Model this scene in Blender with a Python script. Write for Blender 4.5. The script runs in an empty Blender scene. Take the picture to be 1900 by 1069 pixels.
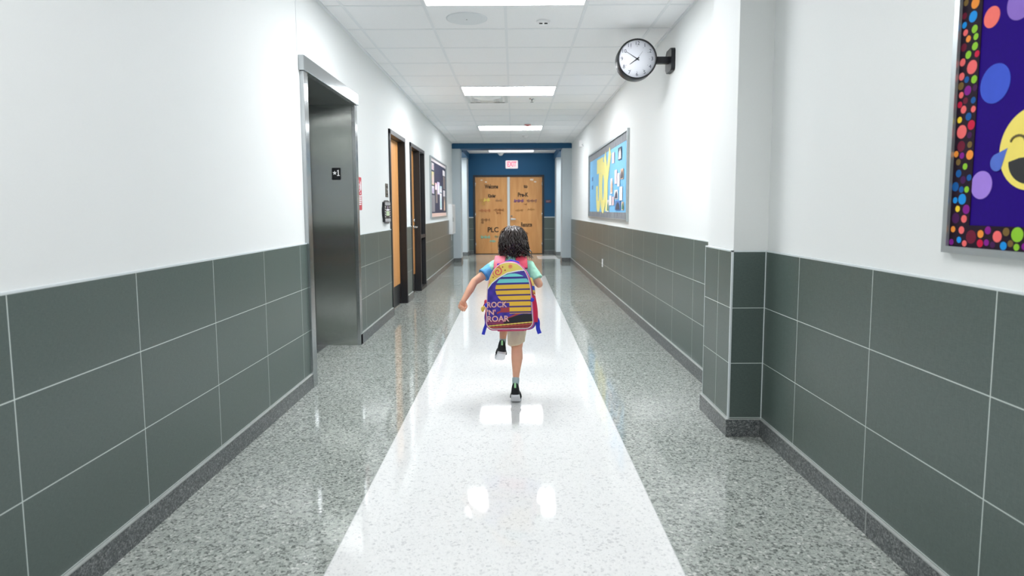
import bpy, bmesh, math, random
from mathutils import Vector, Matrix, noise
import numpy as np

S = bpy.context.scene
COL = S.collection
R = random.Random(7)
PI = math.pi

# ------------------------------------------------------------------ dimensions (metres)
XL, XR, HC = -1.4167, 1.3395, 2.757          # tile faces of the two walls, ceiling height
EYE = 1.2363
YB, YE = -11.0, 17.1                           # back wall, end wall
T0, ROW, TW = 1.0057, 0.3011, 0.5957          # wainscot top, tile row, tile width
TD = 0.010                                    # tile stands proud of the plaster

# ------------------------------------------------------------------ materials
def lin(c):
    out = []
    for v in c[:3]:
        v = v / 255.0
        out.append(v / 12.92 if v <= 0.04045 else ((v + 0.055) / 1.055) ** 2.4)
    return (out[0], out[1], out[2], 1.0)

MATS = {}
def new_mat(name):
    m = bpy.data.materials.new(name); m.use_nodes = True
    nt = m.node_tree
    b = nt.nodes['Principled BSDF']
    return m, nt, b

def nd(nt, typ, **kw):
    n = nt.nodes.new(typ)
    for k, v in kw.items(): setattr(n, k, v)
    return n

def mat(name, rgb, rough=0.5, metal=0.0, vary=0.06, scale=40.0, bump=0.0, emis=0.0, spec=0.5, coat=0.0, stretch=None, sheen=0.0):
    if name in MATS: return MATS[name]
    m, nt, b = new_mat(name)
    tc = nd(nt, 'ShaderNodeTexCoord'); nz = nd(nt, 'ShaderNodeTexNoise')
    nz.inputs['Scale'].default_value = scale; nz.inputs['Detail'].default_value = 3
    src = tc.outputs['Object']
    if stretch:
        mp = nd(nt, 'ShaderNodeMapping'); mp.inputs['Scale'].default_value = stretch
        nt.links.new(src, mp.inputs['Vector']); src = mp.outputs['Vector']
    nt.links.new(src, nz.inputs['Vector'])
    mr = nd(nt, 'ShaderNodeMapRange')
    mr.inputs['From Min'].default_value = 0.25; mr.inputs['From Max'].default_value = 0.75
    mr.inputs['To Min'].default_value = 1 - vary; mr.inputs['To Max'].default_value = 1 + vary
    nt.links.new(nz.outputs['Fac'], mr.inputs['Value'])
    vm = nd(nt, 'ShaderNodeVectorMath', operation='SCALE')
    vm.inputs[0].default_value = lin(rgb)[:3]
    nt.links.new(mr.outputs['Result'], vm.inputs['Scale'])
    nt.links.new(vm.outputs['Vector'], b.inputs['Base Color'])
    b.inputs['Roughness'].default_value = rough; b.inputs['Metallic'].default_value = metal
    b.inputs['Specular IOR Level'].default_value = spec
    b.inputs['Coat Weight'].default_value = coat
    if sheen: b.inputs['Sheen Weight'].default_value = sheen
    if bump:
        bp = nd(nt, 'ShaderNodeBump'); bp.inputs['Strength'].default_value = bump; bp.inputs['Distance'].default_value = 0.002
        nt.links.new(nz.outputs['Fac'], bp.inputs['Height']); nt.links.new(bp.outputs['Normal'], b.inputs['Normal'])
    if emis:
        b.inputs['Emission Color'].default_value = lin(rgb); b.inputs['Emission Strength'].default_value = emis
    MATS[name] = m
    return m

def ramp(nt, pts, fac):
    r = nd(nt, 'ShaderNodeValToRGB'); e = r.color_ramp.elements
    while len(e) < len(pts): e.new(0.5)
    for i, (p, c) in enumerate(pts):
        e[i].position = p; e[i].color = lin(c)
    nt.links.new(fac, r.inputs['Fac'])
    return r

def terrazzo(name, base, chips, scale, rough, amount=0.5, mixf=0.5):
    """polished chips: two voronoi layers give every chip its own tone"""
    m, nt, b = new_mat(name)
    g = nd(nt, 'ShaderNodeNewGeometry')
    v1 = nd(nt, 'ShaderNodeTexVoronoi'); v1.inputs['Scale'].default_value = scale; v1.inputs['Randomness'].default_value = 1
    v2 = nd(nt, 'ShaderNodeTexVoronoi'); v2.inputs['Scale'].default_value = scale * 2.3
    nz = nd(nt, 'ShaderNodeTexNoise'); nz.inputs['Scale'].default_value = scale * 1.6; nz.inputs['Detail'].default_value = 4
    for v in (v1, v2, nz): nt.links.new(g.outputs['Position'], v.inputs['Vector'])
    s1 = nd(nt, 'ShaderNodeSeparateColor'); nt.links.new(v1.outputs['Color'], s1.inputs['Color'])
    s2 = nd(nt, 'ShaderNodeSeparateColor'); nt.links.new(v2.outputs['Color'], s2.inputs['Color'])
    r1 = ramp(nt, chips, s1.outputs['Red'])
    r2 = ramp(nt, chips, s2.outputs['Green'])
    mx = nd(nt, 'ShaderNodeMix', data_type='RGBA'); mx.inputs['Factor'].default_value = mixf
    nt.links.new(r1.outputs['Color'], mx.inputs['A']); nt.links.new(r2.outputs['Color'], mx.inputs['B'])
    mx2 = nd(nt, 'ShaderNodeMix', data_type='RGBA'); mx2.inputs['A'].default_value = lin(base)
    mr = nd(nt, 'ShaderNodeMapRange'); mr.inputs['From Min'].default_value = 0.35; mr.inputs['From Max'].default_value = 0.65
    mr.inputs['To Min'].default_value = amount * 0.6; mr.inputs['To Max'].default_value = amount
    nt.links.new(nz.outputs['Fac'], mr.inputs['Value'])
    nt.links.new(mr.outputs['Result'], mx2.inputs['Factor'])
    nt.links.new(mx.outputs['Result'], mx2.inputs['B'])
    nt.links.new(mx2.outputs['Result'], b.inputs['Base Color'])
    b.inputs['Roughness'].default_value = rough
    b.inputs['IOR'].default_value = 1.5
    # the polish is not perfectly even
    big = nd(nt, 'ShaderNodeTexNoise'); big.inputs['Scale'].default_value = 5.0; big.inputs['Detail'].default_value = 2
    nt.links.new(g.outputs['Position'], big.inputs['Vector'])
    bp = nd(nt, 'ShaderNodeBump'); bp.inputs['Strength'].default_value = 0.05; bp.inputs['Distance'].default_value = 0.004
    nt.links.new(big.outputs['Fac'], bp.inputs['Height']); nt.links.new(bp.outputs['Normal'], b.inputs['Normal'])
    return m

def tile_mat(name, axis, y0):
    """dark grey linen-faced porcelain, light grout, rows measured down from the wainscot top"""
    m, nt, b = new_mat(name)
    g = nd(nt, 'ShaderNodeNewGeometry'); sp = nd(nt, 'ShaderNodeSeparateXYZ')
    nt.links.new(g.outputs['Position'], sp.inputs['Vector'])
    def fr(sock, off, w):
        a = nd(nt, 'ShaderNodeMath', operation='SUBTRACT'); nt.links.new(sock, a.inputs[0]); a.inputs[1].default_value = off
        d = nd(nt, 'ShaderNodeMath', operation='DIVIDE'); nt.links.new(a.outputs[0], d.inputs[0]); d.inputs[1].default_value = w
        f = nd(nt, 'ShaderNodeMath', operation='ADD'); nt.links.new(d.outputs[0], f.inputs[0]); f.inputs[1].default_value = 0.5
        fl = nd(nt, 'ShaderNodeMath', operation='FLOOR'); nt.links.new(f.outputs[0], fl.inputs[0])
        df = nd(nt, 'ShaderNodeMath', operation='SUBTRACT'); nt.links.new(d.outputs[0], df.inputs[0]); nt.links.new(fl.outputs[0], df.inputs[1])
        ab = nd(nt, 'ShaderNodeMath', operation='ABSOLUTE'); nt.links.new(df.outputs[0], ab.inputs[0])
        mu = nd(nt, 'ShaderNodeMath', operation='MULTIPLY'); nt.links.new(ab.outputs[0], mu.inputs[0]); mu.inputs[1].default_value = w
        return mu.outputs[0]
    d1 = fr(sp.outputs['Y' if axis == 'Y' else 'X'], y0, TW); d2 = fr(sp.outputs['Z'], T0, ROW)
    mn = nd(nt, 'ShaderNodeMath', operation='MINIMUM'); nt.links.new(d1, mn.inputs[0]); nt.links.new(d2, mn.inputs[1])
    mr = nd(nt, 'ShaderNodeMapRange'); mr.inputs['From Min'].default_value = 0.0014; mr.inputs['From Max'].default_value = 0.0022
    mr.inputs['To Min'].default_value = 1; mr.inputs['To Max'].default_value = 0
    nt.links.new(mn.outputs[0], mr.inputs['Value'])
    # linen weave
    w1 = nd(nt, 'ShaderNodeTexNoise'); w2 = nd(nt, 'ShaderNodeTexNoise')
    for w, s in ((w1, (60, 60, 900)), (w2, (900, 900, 60))):
        mp = nd(nt, 'ShaderNodeMapping'); mp.inputs['Scale'].default_value = s
        nt.links.new(g.outputs['Position'], mp.inputs['Vector']); nt.links.new(mp.outputs['Vector'], w.inputs['Vector'])
        w.inputs['Scale'].default_value = 1.0; w.inputs['Detail'].default_value = 2
    ad = nd(nt, 'ShaderNodeMath', operation='ADD'); nt.links.new(w1.outputs['Fac'], ad.inputs[0]); nt.links.new(w2.outputs['Fac'], ad.inputs[1])
    r = ramp(nt, [(0.3, (70, 84, 80)), (0.7, (97, 111, 106))], ad.outputs[0])
    hv = nd(nt, 'ShaderNodeMath', operation='MULTIPLY'); nt.links.new(ad.outputs[0], hv.inputs[0]); hv.inputs[1].default_value = 0.5
    nt.links.new(hv.outputs[0], r.inputs['Fac'])
    mx = nd(nt, 'ShaderNodeMix', data_type='RGBA'); mx.inputs['B'].default_value = lin((208, 218, 214))
    nt.links.new(mr.outputs['Result'], mx.inputs['Factor']); nt.links.new(r.outputs['Color'], mx.inputs['A'])
    nt.links.new(mx.outputs['Result'], b.inputs['Base Color'])
    b.inputs['Roughness'].default_value = 0.30; b.inputs['IOR'].default_value = 1.6
    bp = nd(nt, 'ShaderNodeBump'); bp.inputs['Strength'].default_value = 0.25; bp.inputs['Distance'].default_value = 0.001
    nt.links.new(ad.outputs[0], bp.inputs['Height']); nt.links.new(bp.outputs['Normal'], b.inputs['Normal'])
    return m

def wood_mat(name, c1, c2, axis_scale):
    m, nt, b = new_mat(name)
    tc = nd(nt, 'ShaderNodeNewGeometry'); mp = nd(nt, 'ShaderNodeMapping'); mp.inputs['Scale'].default_value = axis_scale
    nz = nd(nt, 'ShaderNodeTexNoise'); nz.inputs['Scale'].default_value = 1.0; nz.inputs['Detail'].default_value = 5; nz.inputs['Distortion'].default_value = 0.6
    nt.links.new(tc.outputs['Position'], mp.inputs['Vector']); nt.links.new(mp.outputs['Vector'], nz.inputs['Vector'])
    r = ramp(nt, [(0.3, c1), (0.7, c2)], nz.outputs['Fac'])
    nt.links.new(r.outputs['Color'], b.inputs['Base Color']); b.inputs['Roughness'].default_value = 0.45
    return m

def vcol_mat(name, rough=0.6):
    m, nt, b = new_mat(name)
    a = nd(nt, 'ShaderNodeVertexColor'); a.layer_name = 'paint'
    tc = nd(nt, 'ShaderNodeTexCoord'); nz = nd(nt, 'ShaderNodeTexNoise'); nz.inputs['Scale'].default_value = 900
    nt.links.new(tc.outputs['Object'], nz.inputs['Vector'])
    bp = nd(nt, 'ShaderNodeBump'); bp.inputs['Strength'].default_value = 0.15; bp.inputs['Distance'].default_value = 0.001
    nt.links.new(nz.outputs['Fac'], bp.inputs['Height']); nt.links.new(bp.outputs['Normal'], b.inputs['Normal'])
    nt.links.new(a.outputs['Color'], b.inputs['Base Color']); b.inputs['Roughness'].default_value = rough
    return m

M_PAINT = mat('white_wall_paint', (233, 236, 235), 0.6, vary=0.01, scale=250, bump=0.04)
M_CEIL = mat('acoustic_tile', (246, 247, 248), 0.85, vary=0.03, scale=180, bump=0.12)
M_TBAR = mat('ceiling_bar', (236, 239, 241), 0.5, vary=0.01)
M_TERR = terrazzo('grey_terrazzo', (170, 175, 172), [(0.0, (30, 37, 34)), (0.17, (64, 72, 68)), (0.27, (152, 160, 153)), (0.7, (178, 184, 177)), (0.9, (192, 197, 190)), (1.0, (238, 239, 234))], 105, 0.055, 1.0, mixf=0.34)
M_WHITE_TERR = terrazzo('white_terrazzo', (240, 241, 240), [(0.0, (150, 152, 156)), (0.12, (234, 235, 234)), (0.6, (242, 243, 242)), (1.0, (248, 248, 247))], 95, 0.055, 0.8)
M_BASE = terrazzo('dark_terrazzo_base', (84, 88, 90), [(0.0, (34, 37, 40)), (0.4, (82, 88, 90)), (0.7, (120, 125, 126)), (1.0, (190, 192, 190))], 130, 0.30, 0.9)
M_TILE_L = tile_mat('tile_left_wall', 'Y', 1.7107)
M_TILE_R = tile_mat('tile_right_wall', 'Y', 2.8971)
M_TILE_RF = tile_mat('tile_right_wall_far', 'Y', 5.2016)
M_TILE_P = tile_mat('tile_pilaster', 'X', 5.0)
M_TILE_E = tile_mat('tile_end_wall', 'X', 0.2)
M_CAP = mat('tile_edge_trim', (222, 230, 232), 0.35, vary=0.02)
M_JOINT = mat('zinc_divider', (190, 194, 192), 0.4, 0.3)
M_STEEL = mat('brushed_steel', (190, 194, 196), 0.22, 1.0, vary=0.05, scale=1.0, stretch=(30, 30, 900))
M_STEEL_V = mat('satin_steel_panel', (190, 194, 190), 0.36, 1.0, vary=0.05, scale=1.0, stretch=(1200, 1200, 8))
M_STEEL_D = mat('dull_steel', (120, 124, 124), 0.4, 1.0)
M_BRONZE = mat('dark_bronze_frame', (40, 40, 42), 0.4, 0.0, vary=0.05)
M_BLACK = mat('black_plastic', (16, 19, 24), 0.35, vary=0.04)
M_DARK = mat('dark_gap', (12, 13, 14), 0.7)
M_GLASS = mat('dark_sidelight_glass', (18, 22, 30), 0.08, 0.0, vary=0.03, spec=0.6)
M_WOOD = wood_mat('maple_door', (214, 148, 84), (226, 168, 104), (14, 14, 1.4))
M_WOOD_E = wood_mat('maple_double_door', (206, 144, 84), (224, 166, 106), (9, 9, 1.1))
M_CHROME = mat('satin_chrome', (214, 216, 218), 0.25, 1.0)
M_WHITE = mat('white_plastic', (240, 241, 242), 0.4, vary=0.01)
M_OFFW = mat('offwhite_metal', (220, 224, 224), 0.45, vary=0.01)
M_ALU = mat('aluminium_frame', (188, 196, 198), 0.35, 0.7, vary=0.03)
M_BLUE = mat('blue_wall_paint', (18, 86, 128), 0.55, vary=0.02, scale=120)
M_COLUMN = mat('pale_grey_block', (196, 206, 211), 0.6, vary=0.03, scale=60, bump=0.05)
M_RED = mat('red_sign', (206, 50, 66), 0.4, vary=0.02)
M_WSIGN = mat('white_print', (244, 244, 246), 0.5, vary=0.01)
M_INK = mat('black_marker', (48, 34, 22), 0.7)
M_DIFF = mat('light_diffuser', (250, 252, 255), 0.6, emis=27.0, vary=0.0)
M_DIFF_DIM = mat('dim_light_diffuser', (232, 234, 238), 0.6, emis=1.9, vary=0.0)

def brush(m, rough, k):
    """vertical brushing: fine scratches tip the surface normal sideways, so reflections smear horizontally"""
    nt = m.node_tree; b = nt.nodes['Principled BSDF']; b.inputs['Roughness'].default_value = rough
    g = nd(nt, 'ShaderNodeNewGeometry'); t = nd(nt, 'ShaderNodeTangent'); t.direction_type = 'RADIAL'; t.axis = 'Z'
    wn = nd(nt, 'ShaderNodeTexWhiteNoise'); wn.noise_dimensions = '3D'
    mp = nd(nt, 'ShaderNodeMapping'); mp.inputs['Scale'].default_value = (7919.0, 7919.0, 3571.0)
    nt.links.new(g.outputs['Position'], mp.inputs['Vector']); nt.links.new(mp.outputs['Vector'], wn.inputs['Vector'])
    sb = nd(nt, 'ShaderNodeMath', operation='SUBTRACT'); sb.inputs[1].default_value = 0.5; nt.links.new(wn.outputs['Value'], sb.inputs[0])
    ml = nd(nt, 'ShaderNodeMath', operation='MULTIPLY'); ml.inputs[1].default_value = k; nt.links.new(sb.outputs[0], ml.inputs[0])
    sc = nd(nt, 'ShaderNodeVectorMath', operation='SCALE'); nt.links.new(t.outputs['Tangent'], sc.inputs[0]); nt.links.new(ml.outputs[0], sc.inputs['Scale'])
    ad = nd(nt, 'ShaderNodeVectorMath', operation='ADD'); nt.links.new(g.outputs['Normal'], ad.inputs[0]); nt.links.new(sc.outputs['Vector'], ad.inputs[1])
    nz = nd(nt, 'ShaderNodeVectorMath', operation='NORMALIZE'); nt.links.new(ad.outputs['Vector'], nz.inputs[0]); nt.links.new(nz.outputs['Vector'], b.inputs['Normal'])
brush(M_STEEL_V, 0.10, 1.5); brush(M_STEEL, 0.15, 0.5)

# ------------------------------------------------------------------ mesh helpers
def bm_new(): return bmesh.new()

def box(bm, x0, x1, y0, y1, z0, z1, mi=0, bev=0.0):
    vs = [bm.verts.new((x, y, z)) for x in (x0, x1) for y in (y0, y1) for z in (z0, z1)]
    fs = []
    for q in ((0, 1, 3, 2), (4, 6, 7, 5), (0, 4, 5, 1), (2, 3, 7, 6), (0, 2, 6, 4), (1, 5, 7, 3)):
        f = bm.faces.new([vs[i] for i in q]); f.material_index = mi; fs.append(f)
    if bev > 0:
        es = list({e for f in fs for e in f.edges})
        r = bmesh.ops.bevel(bm, geom=es, offset=bev, segments=2, profile=0.6, affect='EDGES')
        for f in r['faces']: f.material_index = mi
    return fs

def prism(bm, pts, fn, d0, d1, mi=0, bev=0.0):
    """outline pts (a,b) -> fn(a,b,d); closed solid between d0 and d1"""
    lo = [bm.verts.new(fn(a, b, d0)) for a, b in pts]; hi = [bm.verts.new(fn(a, b, d1)) for a, b in pts]
    n = len(pts); fs = [bm.faces.new(lo[::-1]), bm.faces.new(hi)]
    for i in range(n):
        fs.append(bm.faces.new([lo[i], lo[(i + 1) % n], hi[(i + 1) % n], hi[i]]))
    for f in fs: f.material_index = mi
    if bev > 0:
        es = list(fs[1].edges)
        r = bmesh.ops.bevel(bm, geom=es, offset=bev, segments=2, profile=0.6, affect='EDGES')
        for f in r['faces']: f.material_index = mi
    return fs

def circle(r, n=32, cx=0, cy=0, ry=None, ph=0.0):
    ry = r if ry is None else ry
    return [(cx + r * math.cos(2 * PI * i / n + ph), cy + ry * math.sin(2 * PI * i / n + ph)) for i in range(n)]

def rrect(w, h, r, n=5):
    out = []
    for cx, cy, a0 in ((w/2 - r, h/2 - r, 0), (-w/2 + r, h/2 - r, 90), (-w/2 + r, -h/2 + r, 180), (w/2 - r, -h/2 + r, 270)):
        for i in range(n + 1):
            a = math.radians(a0 + 90 * i / n); out.append((cx + r * math.cos(a), cy + r * math.sin(a)))
    return out

def lathe(bm, prof, fn, n=32, mi=0):
    """prof [(r, h)], fn(a, b, h) -> world"""
    rings = []
    for r, h in prof:
        if r < 1e-6: rings.append([bm.verts.new(fn(0, 0, h))])
        else: rings.append([bm.verts.new(fn(r * math.cos(2*PI*i/n), r * math.sin(2*PI*i/n), h)) for i in range(n)])
    for A, B in zip(rings, rings[1:]):
        for i in range(n):
            j = (i + 1) % n
            if len(A) == 1 and len(B) == 1: continue
            if len(A) == 1: f = bm.faces.new([A[0], B[j], B[i]])
            elif len(B) == 1: f = bm.faces.new([A[i], A[j], B[0]])
            else: f = bm.faces.new([A[i], A[j], B[j], B[i]])
            f.material_index = mi; f.smooth = True

def tube(bm, pts, rad, n=8, mi=0, flat=None, cap=True):
    """swept tube; rad number or list; flat=(k) squashes second axis"""
    pts = [Vector(p) for p in pts]; N = len(pts)
    rr = rad if isinstance(rad, (list, tuple)) else [rad] * N
    t = (pts[1] - pts[0]).normalized()
    up = Vector((0, 0, 1)) if abs(t.z) < 0.9 else Vector((0, 1, 0))
    a = t.cross(up).normalized(); rings = []
    for i, p in enumerate(pts):
        t = (pts[min(i + 1, N - 1)] - pts[max(i - 1, 0)]).normalized()
        a = (a - t * a.dot(t)).normalized(); b = t.cross(a)
        k = 1.0 if flat is None else flat
        rings.append([bm.verts.new(p + a * (rr[i] * math.cos(2*PI*j/n)) + b * (k * rr[i] * math.sin(2*PI*j/n))) for j in range(n)])
    for A, B in zip(rings, rings[1:]):
        for j in range(n):
            f = bm.faces.new([A[j], A[(j+1) % n], B[(j+1) % n], B[j]]); f.smooth = True; f.material_index = mi
    if cap:
        for rg in (rings[0][::-1], rings[-1]):
            f = bm.faces.new(rg); f.material_index = mi

def obj(name, bm, mats, parent=None, smooth=False, keep=False):
    """link bm (built in world coordinates) as one mesh; under a parent it is moved into the parent's frame"""
    if not keep: bmesh.ops.recalc_face_normals(bm, faces=bm.faces)
    me = bpy.data.meshes.new(name); bm.to_mesh(me); bm.free()
    return link(name, me, mats, parent, smooth)

def link(name, me, mats, parent=None, smooth=False):
    if not isinstance(mats, (list, tuple)): mats = [mats]
    if len(me.materials): me.materials.clear()
    for m in mats: me.materials.append(m)
    o = bpy.data.objects.new(name, me); COL.objects.link(o)
    if smooth:
        for p in me.polygons: p.use_smooth = True
    if parent is not None:
        w = Vector((0, 0, 0)); q = parent
        while q is not None: w += q.location; q = q.parent
        me.transform(Matrix.Translation(-w)); o.parent = parent
    return o

def struct(name, bm, mats, parent=None):
    o = obj(name, bm, mats, parent)
    if parent is None: o['kind'] = 'structure'
    return o

def thing(name, label, cat, loc, group=None):
    o = bpy.data.objects.new(name, None); o.empty_display_size = 0.05; COL.objects.link(o); o.location = loc
    return tag(o, label, cat, group)

def tag(o, label, cat, group=None):
    o['label'] = label; o['category'] = cat
    if group: o['group'] = group
    return o

def text_mesh(s, size, origin, right, up, lift=0.0, depth=0.0006, bold=0.0, width=None, align='CENTER'):
    cu = bpy.data.curves.new('lettering', 'FONT'); cu.body = s; cu.size = size; cu.align_x = align; cu.align_y = 'CENTER'
    cu.extrude = depth; cu.offset = bold; cu.resolution_u = 4
    t = bpy.data.objects.new('lettering', cu); COL.objects.link(t)
    bpy.context.view_layer.update()
    dg = bpy.context.evaluated_depsgraph_get(); me = bpy.data.meshes.new_from_object(t.evaluated_get(dg))
    bpy.data.objects.remove(t); bpy.data.curves.remove(cu)
    right = Vector(right).normalized(); up = Vector(up).normalized(); nr = right.cross(up)
    k = 1.0
    if width:
        xs = [v.co.x for v in me.vertices]
        if xs: k = width / max(1e-6, max(xs) - min(xs))
    o = Vector(origin)
    for v in me.vertices: v.co = o + right * (v.co.x * k) + up * v.co.y + nr * (v.co.z + lift)
    return me

def text(name, s, size, origin, right, up, m, parent, **kw):
    return link(name, text_mesh(s, size, origin, right, up, **kw), m, parent)

# planes on the walls: fn(a, b, d): a to the reader's right, b up, d out of the wall
def on_left(y, z, x=XL - TD):   return lambda a, b, d: (x + d, y + a, z + b)       # reader looks towards -X
def on_right(y, z, x=XR + TD):  return lambda a, b, d: (x - d, y - a, z + b)
def facing(x, y, z):            return lambda a, b, d: (x + a, y - d, z + b)       # faces the camera (-Y)
def hanging(x, y, z):           return lambda a, b, d: (x + a, y + b, z - d)

# ------------------------------------------------------------------ camera
F, PITCH, YAW, ROLL, CX, CY = 1149.3, 0.0908, -0.0020, -0.0045, 951.35, 492.9
cam = bpy.data.cameras.new('camera'); camo = bpy.data.objects.new('camera', cam); COL.objects.link(camo)
cam.sensor_width = 36.0; cam.sensor_fit = 'HORIZONTAL'; cam.lens = F / 1900 * 36.0
cam.shift_x = (950 - CX) / 1900; cam.shift_y = -(534.5 - CY) / 1900
cam.clip_start = 0.05; cam.clip_end = 100
fw = Vector((0, math.cos(YAW) * math.cos(PITCH), -math.sin(PITCH)))
fw.x = math.sin(YAW) * math.cos(PITCH)
fw.normalize()
rt = Vector((math.cos(YAW), -math.sin(YAW), 0)); up = rt.cross(fw)
rt2 = rt * math.cos(ROLL) + up * math.sin(ROLL)
up2 = rt2.cross(fw)
camo.matrix_world = Matrix(((rt2.x, up2.x, -fw.x, 0), (rt2.y, up2.y, -fw.y, 0), (rt2.z, up2.z, -fw.z, EYE), (0, 0, 0, 1)))
cam.dof.use_dof = True; cam.dof.focus_distance = 3.85; cam.dof.aperture_fstop = 3.0
S.camera = camo

# ------------------------------------------------------------------ floor
XO = 2.7                                     # side walls of the crossing near the end
SX0, SX1, SY1 = -0.650, 0.575, 11.46          # white strip
bm = bm_new()
def quad(x0, x1, y0, y1, z, mi):
    f = bm.faces.new([bm.verts.new(p) for p in ((x0, y0, z), (x1, y0, z), (x1, y1, z), (x0, y1, z))]); f.material_index = mi
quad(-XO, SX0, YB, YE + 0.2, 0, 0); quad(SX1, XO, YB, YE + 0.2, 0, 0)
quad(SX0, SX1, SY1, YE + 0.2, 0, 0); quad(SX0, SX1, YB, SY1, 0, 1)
box(bm, -XO, XO, YB, YE + 0.2, -0.12, -0.02, 0)
struct('floor', bm, [M_TERR, M_WHITE_TERR])
bm = bm_new()
for y in (-0.8, 2.20, 5.25, 8.3, 11.5, 14.4):
    for a, b in ((XL + 0.013, SX0), (SX1, XR - 0.013)): box(bm, a, b, y - 0.0015, y + 0.0015, -0.002, 0.0005)
box(bm, SX0 - 0.002, SX0 + 0.001, YB, SY1, -0.002, 0.0004); box(bm, SX1 - 0.001, SX1 + 0.002, YB, SY1, -0.002, 0.0004)
struct('trim_1', bm, M_JOINT)

# ------------------------------------------------------------------ ceiling and its grid
GX, GY, GM = -0.0573, 4.7926, 0.6096
bm = bm_new()
box(bm, -XO, XO, YB, YE + 0.2, HC, HC + 0.08, 0)
for k in range(-2, 3):
    x = GX + k * GM; box(bm, x - 0.012, x + 0.012, YB, 14.5, HC - 0.003, HC + 0.001, 1)
k = -25
while GY + k * GM < 14.5:
    y = GY + k * GM; box(bm, XL, XR, y - 0.012, y + 0.012, HC - 0.0024, HC + 0.001, 1); k += 1
box(bm, XL - TD, XL - TD + 0.02, YB, 14.5, HC - 0.012, HC, 1); box(bm, XR + TD - 0.02, XR + TD, YB, 14.5, HC - 0.012, HC, 1)
for x in (-0.667, 0.552): box(bm, x - 0.012, x + 0.012, 14.94, YE, HC - 0.003, HC + 0.001, 1)
struct('ceiling', bm, [M_CEIL, M_TBAR])

# ------------------------------------------------------------------ left wall with its openings
EL0, EL1, ELZ = 4.235, 5.60, 2.20             # elevator opening in the plaster
D1A, D1B, D2A, D2B, DZ = 7.165, 8.18, 8.60, 9.92, 2.155
def wall_boxes(bm, xf, xb, y0, y1, holes):
    cur = y0
    for a, b, z in holes:
        box(bm, min(xf, xb), max(xf, xb), cur, a, 0, HC); box(bm, min(xf, xb), max(xf, xb), a, b, z, HC); cur = b
    box(bm, min(xf, xb), max(xf, xb), cur, y1, 0, HC)
bm = bm_new()
wall_boxes(bm, XL - TD, XL - 0.17, YB, 14.5, [(EL0, EL1, ELZ), (D1A, D1B, DZ), (D2A, D2B, DZ)])
WL = struct('wall_left', bm, M_PAINT)
segL = [(YB, EL0), (5.60, D1A), (D1B, D2A), (D2B, 14.5)]
bm = bm_new(); bc = bm_new(); bb = bm_new()
for a, b in segL:
    box(bm, XL - TD, XL, a, b, 0.0, T0)
    box(bc, XL - TD, XL + 0.0012, a, b, T0, T0 + 0.007)
    box(bb, XL - TD, XL + 0.012, a, b, 0, 0.098); box(bb, XL - TD, XL + 0.013, a, b, 0.094, 0.0985, 1)
obj('tile_wainscot', bm, M_TILE_L, WL); obj('wainscot_cap', bc, M_CAP, WL)
o = obj('baseboard_left', bb, [M_BASE, M_JOINT]); o['kind'] = 'structure'
bm = bm_new(); box(bm, XL - TD, XL - TD + 0.002, 4.195, 4.203, 2.28, HC - 0.012)
struct('trim_2', bm, M_TBAR)

# ------------------------------------------------------------------ right wall, pilaster
PX, P0, P1 = 1.158, 3.28, 3.735
bm = bm_new(); box(bm, XR + TD, XR + 0.17, YB, 14.5, 0, HC)
WR = struct('wall_right', bm, M_PAINT)
bm = bm_new(); box(bm, XR, XR + TD, YB, P0, 0, T0); obj('tile_wainscot', bm, M_TILE_R, WR)
bm = bm_new(); box(bm, XR, XR + TD, P1, 14.5, 0, T0); obj('tile_wainscot', bm, M_TILE_RF, WR)
bm = bm_new(); bb = bm_new()
for a, b in ((YB, P0), (P1, 14.5)):
    box(bm, XR - 0.0012, XR + TD, a, b, T0, T0 + 0.007)
    box(bb, XR - 0.012, XR + TD, a, b, 0, 0.098); box(bb, XR - 0.013, XR + TD, a, b, 0.094, 0.0985, 1)
obj('wainscot_cap', bm, M_CAP, WR)
box(bb, XR - 0.0125, XR - 0.011, 2.248, 2.252, 0, 0.094, 1)
o = obj('baseboard_right', bb, [M_BASE, M_JOINT]); o['kind'] = 'structure'
bm = bm_new(); box(bm, PX + TD, XR + 0.02, P0 + TD, P1 - TD, 0, HC, 0, 0.004)
WP = struct('wall_pilaster', bm, M_PAINT)
bm = bm_new()
box(bm, PX, PX + TD + 0.002, P0 + 0.006, P1 - 0.004, 0, T0, 0); box(bm, PX + 0.006, XR, P0, P0 + TD + 0.002, 0, T0, 1); box(bm, PX + 0.006, XR, P1 - TD, P1, 0, T0, 1)
obj('tile_wainscot', bm, [M_TILE_R, M_TILE_P], WP)
bm = bm_new()
box(bm, PX - 0.002, PX + TD + 0.002, P0 - 0.001, P1 + 0.001, T0, T0 + 0.007); box(bm, PX - 0.002, XR, P0 - 0.002, P0 + TD + 0.002, T0, T0 + 0.007)
box(bm, PX - 0.002, PX + 0.008, P0 - 0.002, P0 + 0.008, 0.098, T0 + 0.006); box(bm, PX - 0.001, PX + 0.004, P1 - 0.004, P1 + 0.001, 0.098, T0)
box(bm, XR - 0.005, XR + 0.001, P0 - 0.0015, P0 + 0.004, 0.098, T0)
obj('corner_trim', bm, M_CAP, WP)
bb = bm_new()
box(bb, PX - 0.013, XR - 0.011, P0 - 0.013, P1 + 0.013, 0, 0.094, 0, 0.003); box(bb, PX - 0.014, XR - 0.010, P0 - 0.010, P1 + 0.014, 0.093, 0.0975, 1)
o = obj('baseboard_pilaster', bb, [M_BASE, M_JOINT]); o['kind'] = 'structure'

bm = bm_new(); box(bm, XL - 0.2, XR + 0.2, YB - 0.15, YB, 0, HC); struct('wall_back', bm, M_PAINT)

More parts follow.
